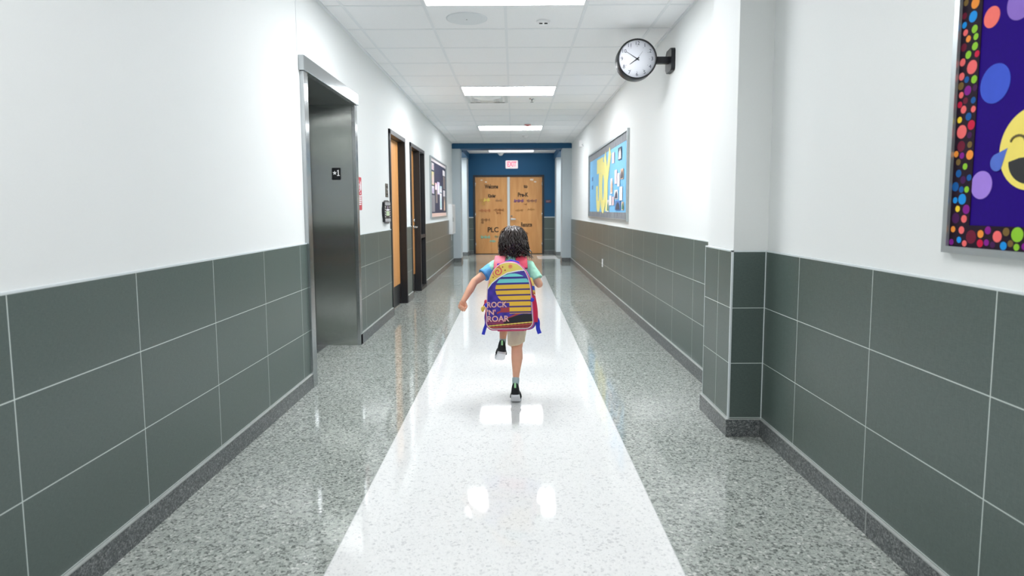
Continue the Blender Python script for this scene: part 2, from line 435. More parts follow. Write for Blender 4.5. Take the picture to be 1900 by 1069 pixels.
# ------------------------------------------------------------------ end of the corridor: beam, columns, blue wall
bm = bm_new(); box(bm, XL - 0.3, XR + 0.3, 14.5, 14.93, 2.634, HC); struct('trim_3', bm, M_BLUE)
for side, x0, x1, sx0, sx1 in (('left', -1.56, -1.236, -1.56, -1.205), ('right', 1.129, 1.48, 1.10, 1.48)):
    bm = bm_new(); box(bm, x0, x1, 14.5, 14.93, 0, 2.634, 0, 0.006); c = struct('wall_column_%s' % side, bm, M_COLUMN)
    bm = bm_new(); box(bm, x0 - 0.008, x1 + 0.008, 14.488, 14.938, 0, 0.095); obj('base', bm, M_BASE, c)
    bm = bm_new(); box(bm, x0, x1, 16.53, YE, 0, 2.598, 0, 0.006); c = struct('wall_column_far_%s' % side, bm, M_COLUMN)
    bm = bm_new(); box(bm, x0 - 0.008, x1 + 0.008, 16.518, YE, 0, 0.095); obj('base', bm, M_BASE, c)
    bm = bm_new(); box(bm, sx0, sx1, 14.94, YE, 2.60, HC); struct('trim_%d' % (4 if side == 'left' else 5), bm, M_BLUE)
for side, x in (('cross_left', -XO), ('cross_right', XO)):
    sg = 1 if x > 0 else -1
    bm = bm_new(); box(bm, min(x, x + sg * 0.1), max(x, x + sg * 0.1), 14.5, YE + 0.1, 0, HC)
    box(bm, min(sg * 1.48, x), max(sg * 1.48, x), 14.40, 14.5, 0, HC)
    struct('wall_%s' % side, bm, M_PAINT)
DX0, DX1, DMZ = -1.057, 0.785, 2.118
bm = bm_new()
box(bm, -XO, DX0 - 0.05, YE, YE + 0.2, 0, HC); box(bm, DX1 + 0.05, XO, YE, YE + 0.2, 0, HC); box(bm, DX0 - 0.05, DX1 + 0.05, YE, YE + 0.2, DMZ + 0.05, HC)
WE = struct('wall_end', bm, M_BLUE)
bm = bm_new(); bc = bm_new()
for a, b in ((-XO, DX0 - 0.05), (DX1 + 0.05, XO)):
    box(bm, a, b, YE - 0.01, YE, 0, T0); box(bc, a, b, YE - 0.012, YE, T0, T0 + 0.02)
obj('tile_wainscot', bm, M_TILE_E, WE); obj('wainscot_cap', bc, M_CAP, WE)
bb = bm_new()
for a, b in ((-1.25, DX0 - 0.05), (DX1 + 0.05, 1.15)): box(bb, a, b, YE - 0.022, YE, 0, 0.095)
o = obj('baseboard_end', bb, M_BASE); o['kind'] = 'structure'

# ------------------------------------------------------------------ double door at the end (door_3)
bm = bm_new()
box(bm, DX0 - 0.05, DX0, YE - 0.02, YE + 0.12, 0, DMZ + 0.05); box(bm, DX1, DX1 + 0.05, YE - 0.02, YE + 0.12, 0, DMZ + 0.05)
box(bm, DX0, DX1, YE - 0.02, YE + 0.12, DMZ, DMZ + 0.05)
D3 = struct('door_3', bm, M_BRONZE)
bm = bm_new(); box(bm, -0.173, -0.107, YE - 0.012, YE + 0.10, 0, DMZ, 0, 0.004); obj('centre_post', bm, M_OFFW, D3)
bm = bm_new(); box(bm, DX0, DX1, YE + 0.06, YE + 0.10, 0.0, 0.014); obj('threshold', bm, M_DARK, D3)
leaves = []
for a, b in ((DX0 + 0.004, -0.177), (-0.103, DX1 - 0.004)):
    bm = bm_new(); box(bm, a, b, YE + 0.004, YE + 0.05, 0.016, DMZ - 0.004, 0, 0.002); leaves.append(obj('door_leaf', bm, M_WOOD_E, D3))
for lf, x in ((leaves[0], DX0 + 0.004), (leaves[1], DX1 - 0.004)):
    for z in (1.92, 1.09, 0.27):
        bm = bm_new(); tube(bm, [(x, YE - 0.004, z - 0.06), (x, YE - 0.004, z + 0.06)], 0.012, 8); box(bm, x - 0.012, x + 0.012, YE - 0.004, YE + 0.006, z - 0.06, z + 0.06)
        obj('hinge', bm, M_CHROME, lf)
bm = bm_new(); lathe(bm, [(0, 0), (0.03, 0), (0.03, 0.012), (0.012, 0.016), (0.012, 0.05), (0, 0.05)], facing(-0.055, YE + 0.004, 0.965), 20)
tube(bm, [(-0.055, YE - 0.045, 0.965), (-0.01, YE - 0.05, 0.965), (0.055, YE - 0.045, 0.962)], [0.022, 0.024, 0.018], 10)
obj('lever_handle', bm, M_OFFW, leaves[1])
bm = bm_new(); lathe(bm, [(0, 0), (0.022, 0), (0.02, 0.014), (0, 0.016)], facing(-0.058, YE + 0.004, 1.045), 20); obj('lock_cylinder', bm, M_STEEL_D, leaves[1])
def EX(px): return -1.057 + (px - 882) * 0.01483
def EZ(py): return 2.115 - (py - 328.4) * 0.0147
YD = YE + 0.0035
def door_word(lf, s, x0, x1, y0, y1, bold=0.006, c=M_INK):
    h = (y1 - y0) * 0.0147
    text('lettering', s, h * 1.25, ((EX(x0) + EX(x1)) / 2, YD, (EZ(y0) + EZ(y1)) / 2), (1, 0, 0), (0, 0, 1), c, lf, width=(x1 - x0) * 0.01483, bold=bold)
door_word(leaves[0], 'Welcome', 900, 924.7, 342, 350.5); door_word(leaves[0], 'Kinder', 905.8, 920, 360, 367)
door_word(leaves[0], 'PLC', 904.5, 924.7, 421.8, 432); door_word(leaves[1], 'to', 971.9, 979, 342.5, 349.5)
door_word(leaves[1], 'Pre-K', 960.5, 980, 357.5, 366); door_word(leaves[1], 'Resource', 966.8, 987, 412.8, 422)
def scribble(lf, x0, x1, y, h, rgb, nm):
    bm = bm_new(); n = int((x1 - x0) * 5); pts = []
    q = random.Random(int(x0 * 10 + y)); ph = q.random() * 6
    for i in range(n + 1):
        t = i / n; px = x0 + (x1 - x0) * t
        a = math.sin(px * 2.6 + ph) * (0.55 + 0.45 * math.sin(px * 0.9 + ph))
        pts.append((EX(px), YD - 0.001, EZ(y + a * h * 0.8)))
    tube(bm, pts, 0.014, 5, flat=0.2); obj('handwriting', bm, mat(nm, rgb, 0.7), lf)
L0, L1 = leaves
for lf, x0, x1, y, h, rgb, nm in (
    (L0, 888.5, 897, 371, 5, (238, 208, 104), 'yellow_chalk'), (L0, 898, 909, 371, 5, (238, 208, 104), 'yellow_chalk'), (L0, 894, 901, 378, 4, (238, 208, 104), 'yellow_chalk'),
    (L0, 919, 932, 371.5, 4, (196, 164, 130), 'grey_chalk'), (L0, 889.5, 910, 390.5, 4, (206, 116, 84), 'red_chalk'), (L0, 916, 935, 389.5, 4, (168, 110, 62), 'brown_chalk'),
    (L0, 921, 929, 395, 3, (168, 110, 62), 'brown_chalk'), (L0, 892, 909, 407.8, 4, (112, 66, 42), 'dark_brown_chalk'), (L0, 892, 897.5, 413, 3, (112, 66, 42), 'dark_brown_chalk'),
    (L0, 892, 908.5, 440.3, 4, (146, 186, 160), 'teal_chalk'), (L0, 916, 929, 439.5, 4, (146, 186, 160), 'teal_chalk'), (L0, 909, 919.5, 448, 3, (160, 182, 160), 'teal_chalk'),
    (L1, 954, 971, 372.8, 4, (136, 92, 128), 'purple_chalk'), (L1, 977.5, 996, 372.6, 4, (136, 92, 128), 'purple_chalk'), (L1, 972, 978, 379, 2.5, (176, 116, 70), 'brown_chalk'),
    (L1, 956, 972, 390, 3, (196, 152, 92), 'faint_chalk'), (L1, 979, 992, 388.5, 3.5, (186, 140, 80), 'faint_chalk'), (L1, 969, 980, 433.5, 3, (172, 106, 66), 'brown_chalk')):
    scribble(lf, x0, x1, y, h, rgb, nm)
for x, z, sz in ((EX(902), EZ(337.5), .03), (EX(986.5), EZ(333.5), .05), (EX(993), EZ(337.5), .035), (EX(894), EZ(334), .03)):
    bm = bm_new(); prism(bm, [(-sz, -sz * .3), (sz * .8, -sz * .6), (sz, sz * .4), (-sz * .7, sz * .5)], facing(x, YE + 0.004, z), 0, 0.001)
    obj('tape_scrap', bm, mat('pale_tape', (238, 224, 206), 0.5), L0 if x < -0.14 else L1)

# exit sign, small plaque, dome above the doors
t = thing('exit_sign', 'white lit exit sign with red letters on blue wall above the double doors', 'exit sign', (-0.049, YE, 2.345))
bm = bm_new(); prism(bm, rrect(0.335, 0.215, 0.02), facing(-0.049, YE, 2.45), 0, 0.06, 0, 0.004); obj('housing', bm, mat('exit_housing', (246, 238, 240), 0.4, emis=0.35, vary=0), t)
M_EXIT = mat('exit_red', (255, 92, 118), 0.4, emis=1.1, vary=0)
text('lettering', 'EXIT', 0.19, (-0.049, YE - 0.061, 2.45), (1, 0, 0), (0, 0, 1), M_EXIT, t, width=0.25, bold=0.006)
t = thing('wall_plaque', 'small dark red plaque on blue wall right of the double doors', 'sign', (0.954, YE, 1.40))
bm = bm_new(); prism(bm, rrect(0.15, 0.075, 0.01), facing(0.954, YE, 1.446), 0, 0.012, 0, 0.002); obj('plate', bm, mat('maroon_plate', (96, 60, 72), 0.4), t)
for k in range(2):
    bm = bm_new(); box(bm, 0.895, 0.895 + 0.115 - 0.03 * k, YE - 0.0135, YE - 0.0115, 1.452 - k * 0.022, 1.462 - k * 0.022)
    obj('print_line', bm, mat('pale_print', (170, 150, 160), 0.5), t)
t = thing('ceiling_dome', 'small white dome on the lower ceiling in front of the exit sign', 'camera dome', (-0.345, 16.90, HC))
bm = bm_new(); lathe(bm, [(0, 0), (0.085, 0), (0.085, 0.03), (0.07, 0.034)], hanging(-0.345, 16.90, HC), 24); obj('base', bm, M_WHITE, t)
bm = bm_new(); lathe(bm, [(0.068, 0.03), (0.06, 0.055), (0.035, 0.078), (0, 0.085)], hanging(-0.345, 16.90, HC), 24); obj('dome', bm, M_OFFW, t)

# patch of light on the crossing floor, painted as a thin pale slab
bm = bm_new(); box(bm, 0.60, 1.10, 15.35, 16.40, -0.001, 0.0008); struct('trim_6', bm, M_WHITE_TERR)  # not a trim: pale slab standing in for a patch of light

# ------------------------------------------------------------------ elevator
EP = XL + 0.029          # proud face of the frame
t = thing('elevator', 'stainless steel elevator entrance in left white wall, deep frame and header', 'elevator', (XL, 4.9, 0))
bm = bm_new(); box(bm, XL - 0.012, EP, 4.215, 5.66, 2.165, 2.265, 0, 0.004); obj('header', bm, M_STEEL, t)
bm = bm_new(); box(bm, XL - 0.02, XL + 0.018, 4.232, 4.315, 0, 2.165, 0, 0.004); obj('jamb', bm, M_STEEL, t)
bm = bm_new(); box(bm, XL - 0.02, XL + 0.012, 5.588, 5.665, 0, 2.165, 0, 0.003); obj('jamb', bm, M_STEEL, t)
DPX = -1.815
bm = bm_new(); box(bm, DPX, XL + 0.005, 5.590, 5.630, 0.0, 2.19, 0); o = obj('frame_return', bm, M_STEEL_V, t)
bm = bm_new(); box(bm, DPX, XL - 0.011, 4.25, 4.30, 0.0, 2.19, 0); obj('frame_return', bm, M_STEEL_V, t)
bm = bm_new(); box(bm, DPX, XL - 0.005, 4.29, 5.60, 2.166, 2.20, 0); obj('soffit', bm, M_STEEL_D, t)
for a, b in ((4.302, 4.940), (4.947, 5.585)):
    bm = bm_new(); box(bm, DPX - 0.03, DPX - 0.005, a, b, 0.012, 2.10, 0, 0.002); obj('sliding_door', bm, M_STEEL_V, t)
bm = bm_new(); box(bm, DPX - 0.06, DPX - 0.031, 4.235, 5.63, 0, 2.2); box(bm, DPX - 0.03, DPX, 4.235, 5.63, 2.10, 2.19); box(bm, DPX - 0.031, DPX + 0.004, 5.578, 5.5895, 0, 2.12); obj('door_gap', bm, M_DARK, t)
bm = bm_new(); box(bm, DPX - 0.03, DPX + 0.11, 4.302, 5.598, 0.0, 0.006); obj('sill', bm, M_CHROME, t)
bm = bm_new(); box(bm, XL - 0.27, XL - 0.265, 4.3001, 4.3045, 0.98, 1.06); obj('sensor_strip', bm, M_WHITE, t)

t = thing('floor_sign', 'small black square sign with white star and 1 on elevator frame', 'sign', (-1.5845, 5.59, 1.505))
bm = bm_new(); prism(bm, rrect(0.077, 0.107, 0.006), facing(-1.5845, 5.59, 1.558), 0, 0.004, 0, 0.001); obj('plate', bm, M_BLACK, t)
star = []
for i in range(10):
    rr = 0.0205 if i % 2 == 0 else 0.0088; a = PI / 2 + i * PI / 5; star.append((rr * math.cos(a), rr * math.sin(a)))
bm = bm_new(); prism(bm, star, facing(-1.5985, 5.586, 1.566), 0, 0.0008); obj('star', bm, M_WSIGN, t)
bm = bm_new(); f1 = facing(-1.567, 5.586, 1.567)
prism(bm, [(-0.004, -0.022), (0.005, -0.022), (0.005, 0.026), (-0.002, 0.026), (-0.011, 0.018), (-0.011, 0.013), (-0.004, 0.015)], f1, 0, 0.0008)
prism(bm, [(-0.012, -0.027), (0.013, -0.027), (0.013, -0.021), (-0.012, -0.021)], f1, 0, 0.0008); obj('numeral', bm, M_WSIGN, t)
bm = bm_new()
for k in range(5): prism(bm, circle(0.0013, 8), facing(-1.597 + k * 0.006, 5.586, 1.529), 0, 0.001)
obj('braille', bm, mat('grey_dot', (110, 116, 122), 0.5), t)

t = thing('fire_stairs_sign', 'tall red sign with white pictogram on wall beside elevator', 'sign', (XL - TD, 5.757, 1.234))
fl = on_left(5.757, 1.386)
bm = bm_new(); prism(bm, rrect(0.15, 0.303, 0.012), fl, 0, 0.005, 0, 0.001); obj('plate', bm, M_RED, t)
bm = bm_new()
st = []
for k in range(5): st += [(-0.065 + 0.026 * k, -0.01 + 0.020 * (4 - k)), (-0.065 + 0.026 * (k + 1), -0.01 + 0.020 * (4 - k))]
st2 = [(a, b) for a, b in st] + [(a, b - 0.012) for a, b in reversed(st)]
prism(bm, st2, fl, 0.005, 0.0058)
prism(bm, circle(0.012, 14, -0.03, 0.115), fl, 0.005, 0.0058)
prism(bm, [(-0.045, 0.100), (-0.018, 0.098), (-0.005, 0.082), (0.004, 0.09), (0.0, 0.076), (-0.02, 0.072), (-0.012, 0.045), (-0.024, 0.04), (-0.038, 0.07), (-0.055, 0.062), (-0.058, 0.072), (-0.04, 0.083)], fl, 0.005, 0.0058)
prism(bm, [(0.02, 0.03), (0.05, 0.03), (0.062, 0.06), (0.052, 0.09), (0.055, 0.13), (0.035, 0.10), (0.028, 0.115), (0.022, 0.08), (0.01, 0.055)], fl, 0.005, 0.0058)
obj('pictogram', bm, M_WSIGN, t)
for k, w in enumerate((0.06, 0.055, 0.06, 0.05, 0.045)):
    bm = bm_new(); z = -0.022 - k * 0.019; prism(bm, [(-w, z - 0.006), (w, z - 0.006), (w, z + 0.006), (-w, z + 0.006)], fl, 0.005, 0.0058)
    obj('print_line', bm, M_WSIGN, t)

t = thing('switch_plate', 'small metal key switch plate beside the first wooden door', 'switch plate', (XL - TD, 6.995, 1.378))
fl = on_left(6.995, 1.452)
bm = bm_new(); prism(bm, rrect(0.13, 0.15, 0.006), fl, 0, 0.006, 0, 0.001); obj('plate', bm, mat('bronze_plate', (112, 106, 94), 0.35, 0.6), t)
bm = bm_new(); lathe(bm, [(0, 0.006), (0.014, 0.006), (0.014, 0.012), (0, 0.012)], fl, 16); obj('key_cylinder', bm, M_CHROME, t)
bm = bm_new(); prism(bm, [(-0.03, 0.03), (0.03, 0.03), (0.03, 0.05), (-0.03, 0.05)], fl, 0.006, 0.0068); obj('print_line', bm, M_DARK, t)
bm = bm_new(); prism(bm, [(-0.03, -0.05), (0.03, -0.05), (0.03, -0.035), (-0.03, -0.035)], fl, 0.006, 0.0068); obj('print_line', bm, M_DARK, t)

t = thing('zebra_frame_sign', 'black and white zebra striped scalloped sign hanging beside first wooden door', 'sign', (XL - TD, 6.90, 1.09))
fl = on_left(6.90, 1.212)
out = []
for i in range(72):
    a = 2 * PI * i / 72; k = 1 + 0.05 * math.cos(8 * a)
    sx = math.copysign(abs(math.cos(a)) ** 0.55, math.cos(a)); sz = math.copysign(abs(math.sin(a)) ** 0.55, math.sin(a)); out.append((0.165 * sx * k, 0.122 * sz * k))
bm = bm_new(); prism(bm, out, fl, 0, 0.028, 0, 0.004); obj('backing', bm, M_BLACK, t)
bm = bm_new()
for sgn in (1, -1):
    for k in range(9):
        x = -0.13 + k * 0.0325
        prism(bm, [(x, sgn * 0.075), (x + 0.012, sgn * 0.073), (x + 0.017, sgn * 0.092), (x + 0.007, sgn * 0.116), (x + 0.003, sgn * 0.095)], fl, 0.0281, 0.029)
for sgn in (1, -1):
    for k in range(5):
        z = -0.06 + k * 0.027
        prism(bm, [(sgn * 0.105, z), (sgn * 0.13, z + 0.004), (sgn * 0.152, z + 0.015), (sgn * 0.13, z + 0.013), (sgn * 0.105, z + 0.01)], fl, 0.0281, 0.029)
obj('zebra_stripes', bm, M_WSIGN, t)
bm = bm_new(); prism(bm, rrect(0.16, 0.05, 0.004), on_left(6.90, 1.195), 0.0281, 0.030); obj('card', bm, mat('pale_green_card', (196, 214, 176), 0.6), t)
bm = bm_new(); prism(bm, rrect(0.15, 0.018, 0.004), on_left(6.90, 1.235), 0.0281, 0.030); obj('card', bm, M_WSIGN, t)
bm = bm_new(); prism(bm, circle(0.018, 12), on_left(6.90, 1.262), 0.0281, 0.030); obj('badge', bm, mat('lilac_card', (196, 178, 206), 0.6), t)

# ------------------------------------------------------------------ two wooden doors in the left wall
REC = 0.085
def left_door(name, y0, y1, mull, lever):
    xf, xb = XL + 0.008, XL - 0.17
    bm = bm_new()
    box(bm, xb, xf, y0 - 0.003, y0 + 0.048, 0, DZ, 0, 0.002); box(bm, xb, xf, y1 - 0.048, y1 + 0.003, 0, DZ, 0, 0.002); box(bm, xb, xf, y0 - 0.003, y1 + 0.003, DZ - 0.05, DZ + 0.003, 0, 0.002)
    if mull:
        box(bm, xb, xf, mull - 0.025, mull + 0.025, 0, DZ - 0.05, 0, 0.002)
        box(bm, xb, xf, mull + 0.025, y1 - 0.048, 0, 0.05); box(bm, xb, xf - 0.004, mull + 0.025, y1 - 0.048, 0.80, 0.85)
    # door stops inside the reveal
    ye = (mull - 0.025) if mull else (y1 - 0.048)
    box(bm, XL - REC + 0.002, XL - REC + 0.014, ye - 0.012, ye, 0, DZ - 0.05)
    D = struct(name, bm, M_BRONZE)
    ye2 = ye - 0.003
    bm = bm_new(); box(bm, XL - REC - 0.045, XL - REC, y0 + 0.05, ye2, 0.012, DZ - 0.053, 0, 0.001); leaf = obj('door_leaf', bm, M_WOOD, D)
    bm = bm_new(); box(bm, XL - REC, XL - REC + 0.002, y0 + 0.055, ye2 - 0.016, 0.014, 0.27); obj('kick_plate', bm, M_BRONZE, leaf)
    if mull:
        bm = bm_new(); box(bm, XL - 0.05, XL - 0.04, mull + 0.025, y1 - 0.048, 0.05, DZ - 0.05); obj('glass_pane', bm, M_GLASS, D)
    if lever:
        ly = ye - 0.09
        fl = on_left(ly, 0.975, XL - REC)
        bm = bm_new(); lathe(bm, [(0, 0), (0.03, 0), (0.03, 0.01), (0.012, 0.014), (0.012, 0.058), (0, 0.06)], fl, 18)
        tube(bm, [(XL - REC + 0.055, ly, 0.975), (XL - REC + 0.06, ly - 0.06, 0.975), (XL - REC + 0.055, ly - 0.11, 0.972)], [0.012, 0.012, 0.009], 8)
        obj('lever_handle', bm, M_CHROME, leaf)
        bm = bm_new(); lathe(bm, [(0, 0), (0.026, 0), (0.024, 0.02), (0, 0.024)], on_left(ly, 1.075, XL - REC), 18); obj('deadbolt', bm, M_CHROME, leaf)
    return D
left_door('door_1', D1A, D1B, None, False)
left_door('door_2', D2A, D2B, 9.40, True)
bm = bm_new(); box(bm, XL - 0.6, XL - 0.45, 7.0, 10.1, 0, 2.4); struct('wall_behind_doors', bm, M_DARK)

# ------------------------------------------------------------------ ceiling fittings
LY = [GY + k * 6 * GM - GM / 2 for k in (0, 1, 2)]
light0 = None
for i, (y, lab) in enumerate(zip(LY, ('bright white ceiling light panel nearest, cut by the top edge of the photo',
                                       'bright white ceiling light panel between the nearest and the farthest bright ones',
                                       'bright white ceiling light panel farthest down the corridor before the blue beam'))):
    yy = y if i == 0 else GY + (6 * i - 0.5) * GM
    if light0 is None:
        light0 = thing('ceiling_light', lab, 'ceiling light', (GX, yy, HC), 'ceiling light panels along the corridor')
        bm = bm_new(); f = hanging(GX, yy, HC); w, d = 0.598, 0.293
        for a0, a1, b0, b1 in ((-w, w, -d, -d + 0.014), (-w, w, d - 0.014, d), (-w, -w + 0.014, -d + 0.014, d - 0.014), (w - 0.014, w, -d + 0.014, d - 0.014)):
            box(bm, GX + a0, GX + a1, yy + b0, yy + b1, HC - 0.009, HC - 0.0005)
        obj('frame', bm, M_WHITE, light0)
        bm = bm_new(); box(bm, GX - w + 0.014, GX + w - 0.014, yy - d + 0.014, yy + d - 0.014, HC - 0.007, HC - 0.0005); obj('diffuser', bm, M_DIFF, light0)
    else:
        c = light0.copy(); COL.objects.link(c); c.location = (GX, yy, HC); c['label'] = lab
        for ch in light0.children:
            q = ch.copy(); COL.objects.link(q); q.parent = c
lv = light0.copy(); COL.objects.link(lv); lv.location = (GX, 16.40, HC); lv['label'] = 'dimmer ceiling light panel beyond the blue beam, above the double doors'
for ch in light0.children:
    q = ch.copy(); COL.objects.link(q); q.parent = lv
    if ch.name.startswith('diffuser'):
        q.data = ch.data.copy(); q.data.materials.clear(); q.data.materials.append(M_DIFF_DIM)

t = thing('ceiling_speaker', 'round flat white ceiling speaker grille beside the nearest light panel', 'speaker', (-0.369, 5.11, HC))
bm = bm_new(); lathe(bm, [(0.165, 0), (0.165, 0.004), (0.15, 0.007), (0, 0.009)], hanging(-0.369, 5.11, HC), 40); obj('grille', bm, mat('speaker_grille', (230, 234, 236), 0.7, vary=0.08, scale=600), t)
bm = bm_new(); lathe(bm, [(0, 0.008), (0.006, 0.008), (0.004, 0.011), (0, 0.011)], hanging(-0.369, 5.11, HC), 10); obj('screw', bm, M_STEEL_D, t)
def detector(name, x, y, r, lab, cat, cap, capmat=None):
    t = thing(name, lab, cat, (x, y, HC)); h = hanging(x, y, HC)
    bm = bm_new(); lathe(bm, [(r, 0), (r, 0.010), (r * 0.9, 0.014), (0, 0.014)], h, 28); obj('base', bm, M_WHITE, t)
    bm = bm_new(); lathe(bm, [(r * 0.72, 0.013), (r * 0.68, 0.028), (r * 0.5, 0.040), (r * 0.3, 0.044), (0, 0.045)], h, 28); obj('sensor_head', bm, capmat or M_WHITE, t)
    if cap:
        bm = bm_new()
        for a in (-0.35, 0.35): box(bm, x + r * (a - 0.22), x + r * (a + 0.22), y - r * 0.73, y - r * 0.6, HC - 0.034, HC - 0.026)
        obj('vent_slot', bm, M_DARK, t)
    return t
detector('smoke_detector', 0.246, 5.19, 0.058, 'white smoke detector with two dark slots near the nearest light panel', 'smoke detector', True)
detector('ceiling_strobe', 0.256, 11.28, 0.085, 'reddish round alarm sounder on ceiling in front of the farthest bright panel', 'alarm', False, mat('red_lens', (196, 120, 120), 0.4))
detector('smoke_detector', 0.251, 13.08, 0.065, 'small white smoke detector on ceiling just before the blue beam', 'smoke detector', False)
t = thing('sprinkler', 'tiny chrome sprinkler head in ceiling behind the middle light panel', 'sprinkler', (0.258, 8.73, HC)); h = hanging(0.258, 8.73, HC)
bm = bm_new(); lathe(bm, [(0.04, 0), (0.038, 0.006), (0.014, 0.008), (0, 0.008)], h, 20); obj('escutcheon', bm, M_CHROME, t)
bm = bm_new(); lathe(bm, [(0.010, 0.008), (0.010, 0.03), (0.004, 0.032), (0.004, 0.045), (0.022, 0.047), (0.022, 0.05), (0, 0.05)], h, 16); obj('deflector', bm, M_STEEL_D, t)
t = thing('air_diffuser', 'square white air diffuser in ceiling behind the middle light panel', 'air vent', (-0.362, 8.755, HC))
for k, (w, z0, z1) in enumerate(((0.285, 0.0, 0.012), (0.21, 0.006, 0.024), (0.13, 0.016, 0.034))):
    bm = bm_new(); f = hanging(-0.362, 8.755, HC)
    a = rrect(2 * w, 2 * w, 0.02, 3); b = rrect(2 * w - 0.08, 2 * w - 0.08, 0.015, 3)
    A = [bm.verts.new(f(p[0], p[1], z0)) for p in a]; B = [bm.verts.new(f(p[0], p[1], z1)) for p in b]
    n = len(A)
    for i in range(n): bm.faces.new([A[i], A[(i+1) % n], B[(i+1) % n], B[i]])
    if k == 2: bm.faces.new(B)
    obj('louvre', bm, M_OFFW, t)

# ------------------------------------------------------------------ wall clock
CXc, CYc, CZc, CR = 1.040, 5.325, 2.487, 0.166
t = thing('wall_clock', 'round black double sided clock on bracket from right wall', 'clock', (XR + TD, 5.385, 2.48))
fc = facing(CXc, CYc, CZc)
bm = bm_new(); lathe(bm, [(CR - 0.012, 0.0), (CR - 0.004, 0.006), (CR, 0.0), (CR, -0.12), (CR - 0.004, -0.126), (CR - 0.012, -0.12), (CR - 0.012, -0.10), (CR - 0.012, 0.0)], fc, 56); obj('case', bm, M_BLACK, t)
bm = bm_new(); lathe(bm, [(0, -0.006), (CR - 0.011, -0.006), (CR - 0.011, -0.112), (0, -0.112)], fc, 48); obj('dial', bm, mat('dial_white', (238, 240, 248), 0.5, vary=0.0), t)
M_NUM = mat('dial_ink', (70, 76, 92), 0.6)
for hnum in range(1, 13):
    a = PI / 2 - hnum * PI / 6
    text('numeral', str(hnum), 0.042, (CXc + 0.127 * math.cos(a), CYc + 0.0055, CZc + 0.127 * math.sin(a)), (1, 0, 0), (0, 0, 1), M_NUM, t, depth=0.0004)
for k in range(12):
    a = k * PI / 6; bm = bm_new(); prism(bm, circle(0.0022, 8, 0.104 * math.cos(a), 0.104 * math.sin(a)), fc, -0.0058, -0.0052); obj('hour_mark', bm, M_NUM, t)
def hand(nm, ang, ln, w, d, tail=0.02):
    a = math.radians(90 - ang); ca, sa = math.cos(a), math.sin(a)
    P = [(-tail, -w), (ln, -w * 0.35), (ln, w * 0.35), (-tail, w)]
    bm = bm_new(); prism(bm, [(x * ca - y * sa, x * sa + y * ca) for x, y in P], fc, d, d + 0.001); obj(nm, bm, M_BLACK, t)
hand('hour_hand', 234, 0.076, 0.0055, -0.005); hand('minute_hand', 303, 0.108, 0.0042, -0.0035); hand('second_hand', 37, 0.075, 0.0014, -0.002)
bm = bm_new(); prism(bm, circle(0.008, 16), fc, -0.005, -0.0005); obj('hub', bm, M_BLACK, t)
bm = bm_new(); box(bm, CXc + CR - 0.006, XR - 0.02, CYc + 0.035, CYc + 0.085, CZc - 0.030, CZc + 0.026, 0, 0.004); obj('bracket_arm', bm, M_BLACK, t)
bm = bm_new(); prism(bm, rrect(0.20, 0.185, 0.03), on_right(5.385, 2.48), 0, 0.035, 0, 0.01); obj('mount_plate', bm, M_BLACK, t)

# ------------------------------------------------------------------ small fittings on the walls
t = thing('alarm_strobe', 'small white alarm box high on far right wall near the blue beam', 'alarm', (XR + TD, 12.45, 2.47)); f = on_right(12.45, 2.52)
bm = bm_new(); prism(bm, rrect(0.14, 0.13, 0.012), f, 0, 0.05, 0, 0.006); obj('housing', bm, M_WHITE, t)
bm = bm_new(); prism(bm, rrect(0.09, 0.045, 0.006), on_right(12.45, 2.535), 0.05, 0.062, 0, 0.004); obj('lens', bm, M_OFFW, t)
t = thing('wall_sensor', 'tiny grey sensor on right wall just right of the white alarm box', 'sensor', (XR + TD, 12.1, 2.45)); f = on_right(12.1, 2.47)
bm = bm_new(); lathe(bm, [(0.03, 0), (0.03, 0.012), (0.018, 0.02), (0, 0.022)], f, 18); obj('housing', bm, M_OFFW, t)
bm = bm_new(); lathe(bm, [(0.012, 0.019), (0.01, 0.028), (0, 0.03)], f, 12); obj('lens', bm, M_STEEL_D, t)
def outlet(nm, fn, loc, lab):
    t = thing(nm, lab, 'outlet', loc)
    bm = bm_new(); prism(bm, rrect(0.075, 0.118, 0.006), fn, 0, 0.007, 0, 0.002); obj('cover_plate', bm, M_WHITE, t)
    for dz in (-0.027, 0.027):
        bm = bm_new(); prism(bm, [(a, b + dz) for a, b in rrect(0.034, 0.03, 0.01)], fn, 0.007, 0.009); s = obj('socket', bm, M_OFFW, t)
        bm = bm_new()
        for a in (-0.007, 0.007): prism(bm, [(a - 0.0015, dz - 0.005), (a + 0.0015, dz - 0.005), (a + 0.0015, dz + 0.005), (a - 0.0015, dz + 0.005)], fn, 0.009, 0.0094)
        obj('slot', bm, M_DARK, s)
outlet('wall_outlet', on_right(9.33, 0.421, XR), (XR, 9.33, 0.36), 'white electrical outlet on the right tiled wall below the blue bulletin board')
outlet('wall_outlet', on_left(14.05, 0.60, XL), (XL, 14.05, 0.54), 'white electrical outlet on left tiled wall under the white cabinet')
t = thing('wall_cabinet', 'white metal wall cabinet overlapping far end of left tiled wainscot', 'cabinet', (XL, 13.98, 0.69)); f = on_left(13.98, 1.02, XL - TD)
bm = bm_new(); prism(bm, rrect(0.78, 0.66, 0.01), f, 0, 0.075, 0, 0.004); obj('housing', bm, M_WHITE, t)
bm = bm_new(); prism(bm, rrect(0.70, 0.58, 0.008), f, 0.075, 0.083, 0, 0.002); d = obj('door', bm, M_OFFW, t)
bm = bm_new(); prism(bm, [(a - 0.30, b) for a, b in rrect(0.02, 0.10, 0.008)], f, 0.083, 0.10, 0, 0.003); obj('handle', bm, M_CHROME, d)

